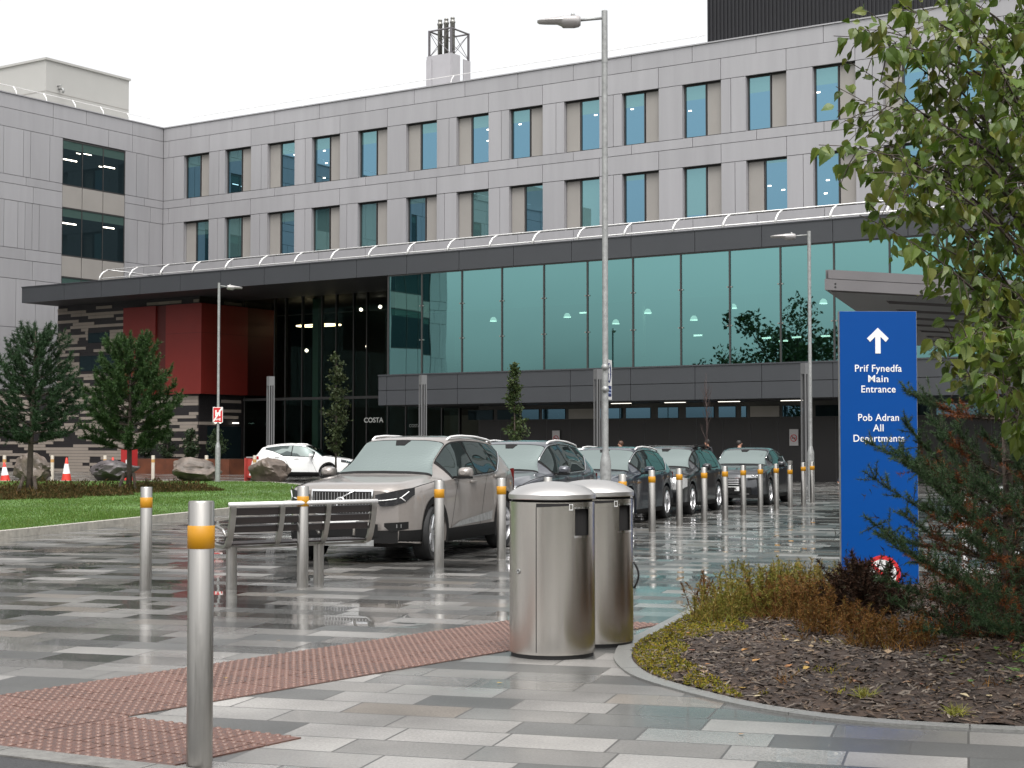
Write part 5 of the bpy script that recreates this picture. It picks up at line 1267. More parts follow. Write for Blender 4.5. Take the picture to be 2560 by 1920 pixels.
est2 = dict(est, L=4.55,W=1.78,H=1.50,wb=2.58,fo=.86,
    top=[(-.2,.55),(0,.70),(.04,.80),(.14,.86),(.35,.90),(.8,.96),(1.15,1.0),(1.26,1.02),(1.65,1.26),(2.0,1.43),(2.25,1.475),(2.7,1.495),(3.4,1.48),(3.95,1.44),(4.1,1.40),(4.32,1.12),(4.46,.92),(4.52,.80),(4.55,.65),(4.8,.55)],
    plan=[(-.1,.66),(0,.70),(.06,.78),(.18,.83),(.4,.86),(.9,.885),(2.3,.89),(3.7,.89),(4.2,.85),(4.4,.80),(4.55,.72),(4.7,.7)],
    belt=[(0,.64),(.12,.80),(.6,.88),(1.3,.94),(2.4,.965),(3.3,.985),(4.0,1.0),(4.35,.95),(4.55,.78)],
    ws_base=1.26, ws_top=2.03, rw_top=4.08, rw_base=4.38, side=(1.66,4.0), pillars=[2.56,3.38], kick=(3.5,4.0), chrome=0, doors=[1.46,2.54,3.46], handles=[2.32,3.26], rails=(2.2,4.0), rail_mat=CLAD, bars=(2.45,3.25), spokes=14, spw=.014,
    paint=paint('black_car_paint',(.014,.015,.017),.3,.28), gz=(.56,.70), gw=.36, hl=([(.52,.77),(.60,.81),(.80,.82),(.84,.80)],[(.52,.60),(.60,.555),(.80,.57),(.84,.62)],.50,.85), hmat=mat('clear_headlamp',(.6,.6,.6),.15,.3,0,coat=1.), pz=.40)
t = thing('estate_car', 'black estate car with roof bars, between the dark blue car and the charcoal hatchback', 'car', (3.12,34.55,0), TH, 'queue of parked cars'); make_car(t, est2)
hat = dict(est, L=4.27,W=1.80,H=1.46,wb=2.62,fo=.86,rw=.325,
    top=[(-.2,.55),(0,.68),(.04,.76),(.14,.83),(.35,.88),(.8,.95),(1.15,.99),(1.28,1.01),(1.7,1.24),(2.08,1.39),(2.3,1.44),(2.75,1.46),(3.2,1.42),(3.55,1.36),(3.72,1.31),(4.02,1.05),(4.16,.90),(4.22,.80),(4.27,.65),(4.5,.55)],
    belt=[(0,.62),(.12,.77),(.6,.87),(1.3,.935),(2.3,.965),(3.1,.985),(3.6,1.01),(4.0,.95),(4.27,.78)],
    low=[(0,.20),(.3,.18),(.8,.18),(3.4,.19),(4.0,.26),(4.27,.34)],
    plan=[(-.1,.64),(0,.68),(.06,.77),(.18,.835),(.4,.87),(.9,.895),(2.3,.90),(3.4,.90),(3.9,.86),(4.1,.80),(4.27,.70),(4.5,.7)],
    ws_base=1.28, ws_top=2.10, rw_top=3.70, rw_base=4.08, side=(1.72,3.58), pillars=[2.6,3.2], kick=(2.95,3.58), chrome=2, doors=[1.48,2.6,3.3], handles=[2.38,3.16], rails=None, spokes=5, spw=.022,
    paint=paint('charcoal_car_paint',(.030,.032,.036),.4,.28), gz=(.50,.68), gw=.38, hl=([(.46,.70),(.84,.83)],[(.46,.64),(.84,.70)],.46,.86), lens=(-.10,.0,.10), pz=.37, plate='DX', emblem=0)
t = thing('hatchback_car', 'charcoal hatchback with a white number plate, last in the queue', 'car', (5.72,40.1,0), TH, 'queue of parked cars'); make_car(t, hat)
qas = dict(suvP, skz=.40, L=4.39,W=1.81,H=1.59,wb=2.65,fo=.88,rw=.35,bow=.24,
    top=[(-.2,.6),(0,.74),(.04,.84),(.12,.90),(.3,.95),(.7,1.01),(1.10,1.05),(1.22,1.07),(1.6,1.31),(1.98,1.505),(2.2,1.565),(2.6,1.59),(3.1,1.565),(3.7,1.49),(3.95,1.43),(4.12,1.22),(4.27,1.02),(4.35,.90),(4.39,.72),(4.6,.6)],
    belt=[(0,.7),(.10,.84),(.5,.93),(1.1,.99),(2.0,1.02),(3.0,1.06),(3.5,1.11),(4.1,1.10),(4.39,.88)],
    plan=[(-.1,.68),(0,.72),(.06,.80),(.16,.85),(.35,.88),(.8,.90),(2.2,.905),(3.6,.905),(4.0,.87),(4.2,.82),(4.39,.74),(4.6,.7)],
    ws_base=1.22, ws_top=2.02, rw_top=3.95, rw_base=4.20, side=(1.6,3.74), pillars=[2.55], kick=(2.9,3.74), chrome=0, doors=[1.4,2.53,3.36], handles=[2.3,3.15], rails=(2.2,3.8), spokes=5, arch=.05, steer=0,
    paint=paint('white_car_paint',(.74,.74,.73),0,.3), front_fn=front_plain, gz=(.56,.78), gw=.36, hl=([(.45,.82),(.86,.94)],[(.45,.74),(.86,.82)],.45,.86), tl=([(.5,1.03),(.86,1.06)],[(.5,.93),(.86,.92)],.5,.86))
t = thing('crossover_car', 'white crossover car seen from the side behind the slanting boulder', 'car', (-7.45,66.3,0), R(180-10), 'white cars further off'); make_car(t, qas)
wh = dict(hat, paint=paint('white_hatch_paint',(.72,.72,.71),0,.3), chrome=0, H=1.5)
t = thing('hatchback_car', 'white hatchback mostly hidden behind the slate grey and dark blue cars', 'car', (.62,38.5,0), R(38), 'white cars further off'); make_car(t, wh)
t = thing('hatchback_car', 'white car at the right picture edge, glimpsed through the larch branches', 'car', (11.0,23.5,0), R(115), 'white cars further off'); make_car(t, dict(wh, plate=None))
# ------------------------------------------------------------------ people by the dark wall
def skin_mesh(name, joints, edges, root, mt, parent, sub=2):
    me = bpy.data.meshes.new(name); me.from_pydata([j[0] for j in joints], edges, []); o = bpy.data.objects.new(name, me); C.objects.link(o)
    m = o.modifiers.new('skin','SKIN'); sd_ = o.modifiers.new('sub','SUBSURF'); sd_.levels = sub; sd_.render_levels = sub
    for i,j in enumerate(joints):
        r = j[1]; me.skin_vertices[0].data[i].radius = (r,r) if not hasattr(r,'__len__') else r
    me.skin_vertices[0].data[root].use_root = True
    bpy.context.view_layer.update(); dg = bpy.context.evaluated_depsgraph_get(); m2 = bpy.data.meshes.new_from_object(o.evaluated_get(dg)); bpy.data.objects.remove(o)
    m2.materials.clear(); m2.materials.append(mt); m2.polygons.foreach_set('use_smooth',[True]*len(m2.polygons)); o = bpy.data.objects.new(name, m2); C.objects.link(o); o.parent = parent; return o
SKIN = mat('skin',(.42,.22,.15),.55,0,.06,8)
def person(label, loc, rz, H, coat, trousers, hair, shoes, stride=.22):
    t = thing('person', label, 'person', loc, rz); k = H/1.75
    V = lambda x,y,z: (x*k,y*k,z*k)
    # facing -y; one body: head, neck, torso, arms with hands, legs
    J = [(V(0,0,.95),.12*k),(V(0,.01,1.15),.125*k),(V(0,.01,1.36),.13*k),(V(0,0,1.49),.055*k),(V(0,-.01,1.58),.075*k),(V(0,-.015,1.68),.085*k),
         (V(.18,.01,1.42),.058*k),(V(.23,.04,1.16),.045*k),(V(.22,-.05,.92),.036*k),(V(.21,-.09,.82),.03*k),
         (V(-.18,.01,1.42),.058*k),(V(-.23,-.02,1.16),.045*k),(V(-.22,-.12,.94),.036*k),(V(-.21,-.17,.84),.03*k),
         (V(.09,0,.88),.092*k),(V(.10,-stride*.55,.50),.062*k),(V(.10,-stride*.75,.09),.043*k),(V(.10,-stride*.75-.15,.035),.034*k),
         (V(-.09,0,.88),.092*k),(V(-.10,stride*.30,.48),.062*k),(V(-.10,stride*1.1,.12),.043*k),(V(-.10,stride*1.1-.12,.04),.034*k)]
    E = [(0,1),(1,2),(2,3),(3,4),(4,5),(2,6),(6,7),(7,8),(8,9),(2,10),(10,11),(11,12),(12,13),(0,14),(14,15),(15,16),(16,17),(0,18),(18,19),(19,20),(20,21)]
    skin_mesh('body', J, E, 0, SKIN, t)
    g = 1.16; idx = [0,1,2,6,7,8,10,11,12]; mp = {a:i for i,a in enumerate(idx)}
    skin_mesh('coat', [(J[i][0],(J[i][1]*g+.012)) for i in idx]+[(V(0,.005,.80),.165*k)], [(mp[a],mp[b_]) for a,b_ in E if a in mp and b_ in mp]+[(0,len(idx))], 0, coat, t)
    idx = [0,14,15,16,18,19,20]; mp = {a:i for i,a in enumerate(idx)}
    skin_mesh('trousers', [(J[i][0],(J[i][1]*1.15+.008)) for i in idx], [(mp[a],mp[b_]) for a,b_ in E if a in mp and b_ in mp], 0, trousers, t)
    for i in (16,20): skin_mesh('shoe', [(J[i][0][:2]+(J[i][0][2]-.03*k,),.048*k),(J[i+1][0],.044*k)], [(0,1)], 0, shoes, t)
    h = MB(); h.lathe([(.0,.105),(.05,.095),(.085,.05),(.094,.0),(.088,-.05),(.07,-.085)],14,cap=False,sy=1.12); h.xf(Matrix.Translation(V(0,.02,1.665)) @ Matrix.Scale(k,4)); h.build('hair', hair, t, True)
    f = MB()
    for s_ in (-1,1): f.lathe([(.012,0),(.008,.006),(0,.008)],8,s_*.032,0)
    f.xf(Matrix.Translation(V(0,-.094,1.655)) @ Matrix.Rotation(R(90),4,'X') @ Matrix.Scale(k,4)); f.build('eyes', M['black'], t)
    f = MB(); f.add([V(-.014,-.09,1.615),V(.014,-.09,1.615),V(0,-.122,1.617),V(0,-.096,1.66)],[(0,1,2),(0,2,3),(2,1,3)]); f.build('nose', SKIN, t)
cD = mat('dark_coat',(.018,.018,.022),.8,0,.2,5); cG = mat('grey_coat',(.10,.095,.09),.8,0,.2,5); cP = mat('pale_coat',(.30,.29,.30),.8,0,.1,5); tD = mat('dark_trousers',(.015,.017,.03),.8,0,.2,5)
hB = mat('dark_hair',(.015,.011,.009),.6,0,.1,20); hR = mat('brown_hair',(.06,.025,.012),.6,0,.1,20); shW = mat('pale_shoes',(.45,.40,.38),.6,0,.05,5)
person('person in a dark coat whose head shows over the dark blue estate car', (3.94,57,0), R(-60), 1.66, cD, tD, hR, M['black'])
person('person in a dark coat whose head shows right of the car with the roof bars', (7.2,58,0), R(-50), 1.72, cD, tD, hB, M['black'])
person('person in a grey top whose head shows over the roof of the charcoal hatchback', (8.40,58,0), R(70), 1.68, cG, tD, hB, M['black'])
person('person in a pale coat and pale shoes walking behind the blue sign', (12.64,59.5,0), R(90), 1.72, cP, tD, hB, shW, .30)
# ------------------------------------------------------------------ plants
def rv(r_, s=1.): return Vector((r_.gauss(0,s), r_.gauss(0,s), r_.gauss(0,s)))
BARK = mat('brown_bark',(.06,.045,.035),.85,0,.35,9,.6,30)
LEAF = [(0,0),(.05,.10),(.12,.24),(.17,.25),(.22,.36),(.28,.35),(.34,.42),(.40,.38),(.47,.40),(.53,.33),(.60,.33),(.66,.25),(.73,.23),(.80,.14),(.88,.10),(1,0)]
def add_leaf(q, p, d, up, L_, fold, curl=.15):
    d = d.normalized(); s_ = d.cross(up)
    if s_.length < 1e-4: s_ = Vector((1,0,0))
    s_.normalize(); n_ = s_.cross(d).normalized(); base = len(q.v); n = len(LEAF)
    for sg in (-1,1):
        for (a,w_) in LEAF:
            q.v.append(tuple(p + d*(a*L_) + s_*(sg*w_*L_*.92*math.cos(fold)) + n_*(w_*L_*math.sin(fold) - curl*L_*a*a)))
    q.v.append(tuple(p + d*(.5*L_) - n_*(curl*L_*.25)))
    m = base+2*n
    for sg in range(2):
        o = base+sg*n
        for i in range(n-1):
            f = (m,o+i,o+i+1); q.f.append(f if sg else tuple(reversed(f))); q.mi.append(0)
def bez(a, b_, c, n): return [a*(1-t)**2 + b_*(2*t*(1-t)) + c*t*t for t in [i/n for i in range(n+1)]]
# --- birch overhanging from the right
bt_ = thing('birch_tree', 'leafy green birch overhanging the blue sign from the right picture edge', 'tree', (3.15,9.15,0))
ox = Vector((3.15,9.15,0)); r_ = random.Random(11)
tips = [(1.8,7.96,3.74),(1.69,8.16,3.65),(1.78,8.25,3.54),(1.77,8.5,3.46),(1.83,8.16,3.69),(1.81,8.47,3.27),(1.37,6.95,2.84),(1.68,7.69,3.21),(1.96,8.5,3.21),(1.89,8.0,3.55),(1.84,8.43,3.03),(1.62,7.09,2.74),(1.83,7.7,2.79),(1.63,7.32,2.58),(1.87,7.82,2.64),(1.97,7.88,2.54),(2.2,8.26,2.0),(2.24,7.95,1.86),(2.30,7.6,1.85),(2.29,8.38,1.96),(2.12,7.5,1.98),(1.78,7.27,3.55),(2.16,8.57,3.76),(2.18,8.38,3.47),(1.84,7.39,3.12),(2.19,8.53,3.22),(2.05,7.82,2.89),(2.17,8.05,2.72),(2.39,8.5,2.36),(2.17,8.07,2.06)]
inn = [(2.86,8.31,1.96),(2.37,7.89,3.52),(2.53,9.13,3.5),(2.28,8.41,2.47),(2.59,8.8,2.17),(2.78,9.4,3.09),(2.08,7.56,1.75),(2.48,7.55,2.02),(3.02,9.06,3.32),(2.19,7.99,3.81),(3.3,9.54,3.86),(2.88,8.43,1.86),(2.87,9.59,3.01),(2.7,9.65,2.42),(3.41,10.05,4.44),(2.56,9.15,3.4),(3.43,10.0,3.58),(2.63,8.36,3.3),(2.27,7.9,3.72),(2.56,7.94,1.72),(2.45,8.94,1.77),(2.77,9.1,3.65),(2.9,8.64,3.02),(2.09,7.59,1.88),(2.42,7.85,2.06),(3.0,9.2,1.87),(2.9,8.67,3.87),(2.34,8.3,2.07),(2.99,9.8,1.76),(3.06,8.82,3.06),(2.72,8.29,2.9),(2.59,8.52,3.73),(3.18,9.19,1.84),(2.41,7.74,3.11),(2.87,9.84,2.35),(2.86,9.59,2.32),(3.1,9.55,2.63),(2.47,8.26,2.39),(2.89,9.37,2.34),(2.71,9.25,1.88),(2.86,8.98,4.19),(2.54,8.75,2.52),(3.23,9.65,2.69),(2.83,9.49,2.68),(3.29,9.78,3.51),(3.43,10.14,2.63)]
outer = [(r_.uniform(3.2,4.6), 9.15+r_.uniform(-1.5,1.6), r_.uniform(2.3,5.2)) for _ in range(34)]
inn = [p for p in inn if p[2] > 1.95]
wood = MB(); lf = MB(); 
wood.tube([(0,0,-.05),(.03,0,.8),(-.03,.05,2),(.05,0,3.4),(0,.05,5.0),(.05,0,5.9)],[.075,.065,.055,.04,.022,.008],10)
for k,tp in enumerate(tips+inn+outer):
    T = Vector(tp)-ox; z0 = max(.8, T.z - r_.uniform(.1,.9)); A = Vector((0,0,z0)); mid = (A+T)*.5 + Vector((0,0,r_.uniform(.12,.42))); n = 12
    pts = bez(A, mid, T, n); ln = (T-A).length; wood.tube(pts, [max(.0022,.013*(1-i/n)*min(1,ln/1.5)) for i in range(n+1)], 5, False)
    dens = int(ln*(20 if k < len(tips) else 21))
    for j in range(dens):
        t_ = .22+.78*(j+r_.random())/dens; i = min(n-1,int(t_*n)); p = pts[i].lerp(pts[i+1], t_*n-i); dr = (pts[i+1]-pts[i]).normalized()
        if t_ > .9 or r_.random() < .48: spots = [(p, dr)]
        else:                                    # a side twig with a few leaves
            e = (dr*.6+rv(r_,.5)+Vector((0,0,-.25))).normalized(); tl = r_.uniform(.10,.26 if tp[2] > 2.3 else .13); wood.tube([p,p+e*tl*.5,p+e*tl+Vector((0,0,-.03))],[.0034,.0026,.0014],4,False)
            spots = [(p+e*tl*s_, e) for s_ in ((.45,.8,1.0) if k < len(tips) else (.25,.5,.75,1.0))]
        for (q_, e) in spots:
            d = (e*r_.uniform(.1,.7) + rv(r_,.45) + Vector((0,0,-r_.uniform(.35,1.1)))); L_ = r_.choice((.03,.045,.06,.07,.08,.09))*r_.uniform(.85,1.2)
            pet = d.normalized()*r_.uniform(.008,.02)
            add_leaf(lf, q_+pet, d, Vector((r_.gauss(0,.5),-1+r_.gauss(0,.6),r_.gauss(.6,.5))), L_, r_.uniform(.05,1.0), r_.gauss(.2,.35))
BL = leafmat('birch_leaf',[(.040,.078,.007),(.080,.130,.014),(.056,.098,.010),(.112,.160,.022),(.040,.074,.008),(.080,.120,.014),(.150,.190,.040),(.060,.100,.010),(.130,.145,.020),(.105,.115,.018)],.32,.42,.45)
wood.build('trunk', BARK, bt_, True); lf.build('crown', BL, bt_)
# --- larch behind the sign side: needle shoots, some of them rusty
def needles(q, p0, p1, rad, n, r_, w_=.0022, fwd=.6):
    ax = (p1-p0); 
    for _ in range(n):
        t_ = r_.random(); p = p0+ax*t_; d = (rv(r_)-0*ax).normalized(); d = (d + ax.normalized()*fwd).normalized(); L_ = rad*r_.uniform(.6,1.15)
        s_ = d.cross(rv(r_)).normalized()*w_; q.add([p-s_, p+s_, p+d*L_],[(0,1,2)])
GREEN_N = leafmat('larch_needles',[(.018,.040,.014),(.034,.068,.024),(.050,.095,.034),(.026,.055,.026),(.075,.11,.05)],.2,.6,.2)
RUST_N = leafmat('rusty_needles',[(.16,.045,.014),(.24,.075,.02),(.09,.03,.012),(.19,.06,.016),(.05,.024,.012)],.2,.7,.2)
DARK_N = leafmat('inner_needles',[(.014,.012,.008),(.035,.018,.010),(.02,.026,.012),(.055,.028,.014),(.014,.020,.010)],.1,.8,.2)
larch = thing('larch_shrub', 'straggly dark larch with rusty inner needles reaching across the blue sign', 'shrub', (3.55,11.4,0)); lo = Vector((3.55,11.4,0)); r_ = random.Random(4)
br = [((3.81,12.1,.74),(2.72,11.3,1.50),0),((3.66,12.4,1.1),(2.88,11.6,1.70),0),((3.84,11.8,.58),(2.46,11.0,1.32),1),((3.66,11.6,.86),(2.67,10.8,1.46),0),((3.7,11.4,.21),(2.37,10.6,1.03),1),((3.65,12.0,.33),(2.59,11.2,.89),0),((4.1,12.6,.9),(3.32,11.8,1.68),0),((4.2,12.9,.79),(3.27,12.1,1.6),0),((4.1,12.6,1.06),(3.55,11.8,1.6),1),((3.72,11.1,.69),(2.75,10.3,1.27),1),((3.89,11.6,.36),(2.77,10.8,.74),1),((4.02,12.4,.1),(2.68,11.6,.54),1),((4.02,12.6,.1),(2.84,11.8,.34),1),((3.88,11.6,.25),(2.88,10.8,.5),0),((3.88,11.6,.12),(2.79,10.8,.25),1),((3.9,11.6,1.1),(3.41,10.8,1.54),0),((3.62,10.8,.91),(2.95,10.0,1.28),0),((3.62,10.8,.58),(2.85,10.0,.95),1),((3.6,10.6,.33),(2.84,9.8,.66),0),((3.55,10.6,.2),(2.88,9.8,.45),0),((4.47,13.1,1.21),(3.95,12.3,1.79),0)]
wd = MB(); gn = MB(); rn = MB(); dn_ = MB()
wd.tube([(0,0,0),(.05,.1,.5),(.1,.15,1.1),(.12,.2,1.9),(.15,.2,2.5)],[.05,.045,.035,.02,.006],8)
for i in range(26): 
    a = r_.uniform(0,6.28); ln = r_.uniform(.5,1.1); b0 = Vector((3.6,11.5,r_.uniform(.15,1.7))); br.append((tuple(b0), tuple(b0+Vector((math.cos(a)*ln,math.sin(a)*ln,r_.uniform(.15,.5)))), i%2))
for (a,b_,kind) in br:
    A = Vector(a)-lo; B_ = Vector(b_)-lo; mid = (A+B_)/2+Vector((0,0,-.08))+rv(r_,.03); n = 14; pts = bez(A,mid,B_,n)
    root = Vector((.06,.1,max(.1,A.z-.15))); wd.tube([root,A]+pts[1:],[.016,.012]+[max(.002,.010*(1-i/n)) for i in range(1,n+1)],5,False)
    for i in range(n):
        t_ = i/n; p0,p1 = pts[i],pts[i+1]; L0 = (p1-p0).length
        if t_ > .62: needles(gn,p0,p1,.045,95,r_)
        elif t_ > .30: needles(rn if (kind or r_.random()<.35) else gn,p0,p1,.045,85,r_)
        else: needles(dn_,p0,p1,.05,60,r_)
        if t_ > .12:
            for _ in range(3):
                e = ((p1-p0).normalized()*.5+rv(r_,.45)+Vector((0,0,.45))).normalized(); sl_ = r_.uniform(.08,.30)*(1.15-t_*.6); s1 = p0+e*sl_
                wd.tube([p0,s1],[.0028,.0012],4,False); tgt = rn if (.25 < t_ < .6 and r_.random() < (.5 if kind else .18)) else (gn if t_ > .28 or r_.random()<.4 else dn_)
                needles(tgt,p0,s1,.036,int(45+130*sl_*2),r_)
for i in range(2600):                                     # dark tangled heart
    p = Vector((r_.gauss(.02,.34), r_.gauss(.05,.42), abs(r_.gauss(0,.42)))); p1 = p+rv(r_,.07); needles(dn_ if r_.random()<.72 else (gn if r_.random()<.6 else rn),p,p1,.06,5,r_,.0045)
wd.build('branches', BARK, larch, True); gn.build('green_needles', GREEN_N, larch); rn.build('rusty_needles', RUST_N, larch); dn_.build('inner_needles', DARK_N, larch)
# dark low juniper in front of the sign foot
jun = thing('juniper_bush', 'dark brown withered bush half hiding the no smoking disc of the blue sign', 'bush', (2.86,12.9,.1)); q = MB(); wq = MB(); r_ = random.Random(14)
for i in range(240):
    a = r_.uniform(0,6.28); ph = r_.uniform(.1,1.5); rr = r_.uniform(.2,.5); d = Vector((math.cos(a)*math.cos(ph)*1.15,math.sin(a)*math.cos(ph),math.sin(ph)*1.05)); p = d*rr*.4; p1 = d*rr+rv(r_,.03)
    wq.tube([p*.2,p1],[.004,.0015],4,False); needles(q,p,p1,.05,150,r_,.0045)
wq.build('stems', BARK, jun); q.build('foliage', leafmat('withered_needles',[(.012,.008,.006),(.03,.014,.008),(.05,.022,.012),(.018,.016,.008)],.1,.8,.2), jun)
# --- tufts of autumn grass and weeds
def blade(q, p, d, L_, w_, r_, segs=3):
    s_ = d.cross(rv(r_)).normalized(); g_ = Vector((d.x*.8,d.y*.8,-.55)); base = len(q.v)
    for i in range(segs+1):
        t_ = i/segs; c = p + d*(L_*t_) + g_*(L_*.42*t_*t_); ww = w_*(1-t_)+.0004
        q.v.append(tuple(c-s_*ww)); q.v.append(tuple(c+s_*ww))
    for i in range(segs): q.f.append((base+2*i,base+2*i+1,base+2*i+3,base+2*i+2)); q.mi.append(0)
TAN = leafmat('autumn_grass',[(.24,.16,.032),(.15,.09,.025),(.21,.18,.035),(.09,.055,.018),(.16,.17,.035),(.28,.19,.05),(.12,.13,.025)],.3,.6,.25)
GRN2 = leafmat('yellow_green_weeds',[(.20,.20,.03),(.13,.15,.025),(.24,.20,.035),(.10,.11,.02),(.26,.17,.04),(.15,.10,.03)],.3,.6,.25)
RUS = leafmat('rusty_weeds',[(.18,.08,.020),(.11,.045,.016),(.23,.12,.03),(.08,.035,.014),(.15,.12,.03)],.3,.7,.2)
GRN = leafmat('moss_green',[(.20,.20,.018),(.13,.15,.016),(.27,.22,.02),(.31,.21,.022),(.09,.11,.014),(.18,.11,.016)],.3,.6,.25)
r_ = random.Random(31)
def feather_stem(q, p, L_, r_, lean):
    d = (Vector((r_.gauss(0,lean),r_.gauss(0,lean),1))).normalized(); n = int(L_*85); tip = p+d*L_+Vector((d.x,d.y,-.3))*L_*.15
    pts = bez(p, p+d*L_*.6, tip, 8); q.tube(pts,[.003]*8+[.001],4,False)
    for i in range(n):
        t_ = .15+.85*i/n; k = min(7,int(t_*8)); c = pts[k].lerp(pts[k+1],t_*8-k); e = (rv(r_,.7)+d*.5).normalized(); l = L_*.26*(1.1-t_)*r_.uniform(.5,1.2); s_ = e.cross(rv(r_)).normalized()
        for _ in range(4):
            o = c+e*l*r_.uniform(.2,1); u_ = (e+rv(r_,.6)).normalized()*r_.uniform(.012,.034); q.add([o-s_*.0045,o+s_*.0045,o+u_],[(0,1,2)])
        q.add([c-s_*.0015,c+s_*.0015,c+e*l],[(0,1,2)])
tufts = [('yellowing feathery weed clump at the left tip of the planting bed',1.80,13.0,.32,GRN2),('tall yellow green weed clump between the bed tip and the blue sign',2.10,13.6,.46,GRN2),('brown dry weed clump right of the yellow green clump',2.32,12.75,.38,RUS),
         ('yellowish weed clump at the left foot of the blue sign',2.72,14.1,.42,TAN),('low rusty weed patch before the dark withered bush',2.45,11.75,.24,RUS),('low rusty orange weed patch nearest the middle of the bark mulch',2.66,11.0,.22,RUS),('thin seed-headed weed standing at the back corner of the bed',1.62,13.55,.40,RUS)]
for (lab,x,y,h,m_) in tufts:
    t = thing('weed_clump', lab, 'weeds', (x,y,bed_h(x,y)-.01), 0, 'weed clumps in the planting bed'); q = MB(); rad = .34 if h > .3 else .30
    if 'thin' in lab: rad = .10
    for i in range(70 if rad > .2 else 12):
        a = r_.uniform(0,6.28); rr = rad*math.sqrt(r_.random()); feather_stem(q, Vector((rr*math.cos(a),rr*math.sin(a)*.8,0)), h*r_.uniform(.55,1.1), r_, .22)
    for i in range(340 if rad > .2 else 20):
        a = r_.uniform(0,6.28); rr = rad*1.15*math.sqrt(r_.random()); blade(q, Vector((rr*math.cos(a),rr*math.sin(a),0)), (Vector((r_.gauss(0,.5),r_.gauss(0,.5),1))).normalized(), h*r_.uniform(.3,.7), .003, r_)
    q.build('foliage', m_, t)
# low green cover, mulch chips, fallen leaves
cov = MB(); ch = MB(); fl_ = MB(); wdm = MB(); wdg = MB()
def moss_ok(x, y): 
    v = math.sin(x*2.3+1)+math.sin(y*1.9)+.8*math.sin(x*5+y*4); return edist(x,y) < .34+.12*v or (y > 11.7 and edist(x,y) < .95+.2*v)
cnt = 0
while cnt < 30000:
    x = r_.uniform(.85,2.4); y = r_.uniform(9.3,15)
    if not inbed(x,y) or edist(x,y) < .03 or not moss_ok(x,y) : cnt += .05; continue
    if y < 10.2 and edist(x,y) > .25*abs(math.sin(x*9)): cnt += .2; continue
    cnt += 1; p = Vector((x,y,bed_h(x,y))); d = (rv(r_,.8)+Vector((0,0,1))).normalized(); s_ = d.cross(rv(r_)).normalized(); L_ = r_.uniform(.010,.026); w_ = L_*.22
    cov.add([p-s_*w_*.3,p+d*L_*.6-s_*w_,p+d*L_,p+d*L_*.6+s_*w_],[(0,1,2,3)])
o = cov.build('green_ground_cover', GRN); o['kind'] = 'stuff'
MUL = leafmat('bark_chips',[(.040,.022,.012),(.08,.05,.031),(.12,.085,.056),(.02,.014,.011),(.045,.033,.028),(.17,.14,.11),(.025,.016,.012),(.016,.012,.010)],0,.6,.4)
cnt = 0
while cnt < 14000:
    x = r_.uniform(.85,6.5) if r_.random()<.3 else r_.uniform(.85,3.6); y = r_.uniform(7.4,14.5)
    if not inbed(x,y) or edist(x,y) < .02: cnt += .02; continue
    cnt += 1; z = bed_h(x,y); p = Vector((x,y,z+r_.uniform(0,.012))); a = r_.uniform(0,6.28); d = Vector((math.cos(a),math.sin(a),r_.gauss(0,.22))).normalized(); s_ = Vector((-d.y,d.x,r_.gauss(0,.35))).normalized(); L_ = r_.uniform(.012,.045); w_ = r_.uniform(.004,.011); nn = d.cross(s_)*.004
    ch.add([p-d*L_-s_*w_*.6,p-d*L_*.3-s_*w_+nn,p+d*L_,p+d*L_*.2+s_*w_+nn,p-d*L_+s_*w_*.5],[(0,1,2,3,4)])
for i in range(60):                                      # bits of weed scattered over the mulch
    x = r_.uniform(1.6,5.0); y = r_.uniform(8.5,11.6)
    if not inbed(x,y) or edist(x,y) < .15: continue
    z = bed_h(x,y); hh = r_.uniform(.03,.09)
    for j in range(14): blade(wdm if i%3 else wdg, Vector((x+r_.gauss(0,.05),y+r_.gauss(0,.05),z)), (rv(r_,.7)+Vector((0,0,1))).normalized(), hh*r_.uniform(.5,1.3), .0035, r_)
o = wdm.build('dry_weed_bits', RUS); o['kind'] = 'stuff'; o = wdg.build('green_weed_bits', GRN); o['kind'] = 'stuff'
o = ch.build('bark_mulch', MUL); o['kind'] = 'stuff'
for i in range(80):
    x = r_.uniform(1.2,4.5); y = r_.uniform(8.4,12.3)
    if inbed(x,y): add_leaf(fl_, Vector((x,y,bed_h(x,y)+.012)), Vector((r_.gauss(0,1),r_.gauss(0,1),r_.gauss(0,.15))), Vector((0,0,1)), r_.uniform(.04,.075), r_.uniform(0,.4), r_.uniform(-.2,.3))
for i in range(9): add_leaf(fl_, Vector((r_.uniform(-2.5,1.2),r_.uniform(7.6,13),.008)), Vector((r_.gauss(0,1),r_.gauss(0,1),.05)), Vector((0,0,1)), r_.uniform(.025,.045), .15, .05)
o = fl_.build('fallen_leaves', leafmat('fallen_leaf',[(.35,.24,.06),(.30,.12,.04),(.42,.36,.22),(.16,.05,.03),(.28,.22,.12)],.1,.5,.4)); o['kind'] = 'stuff'
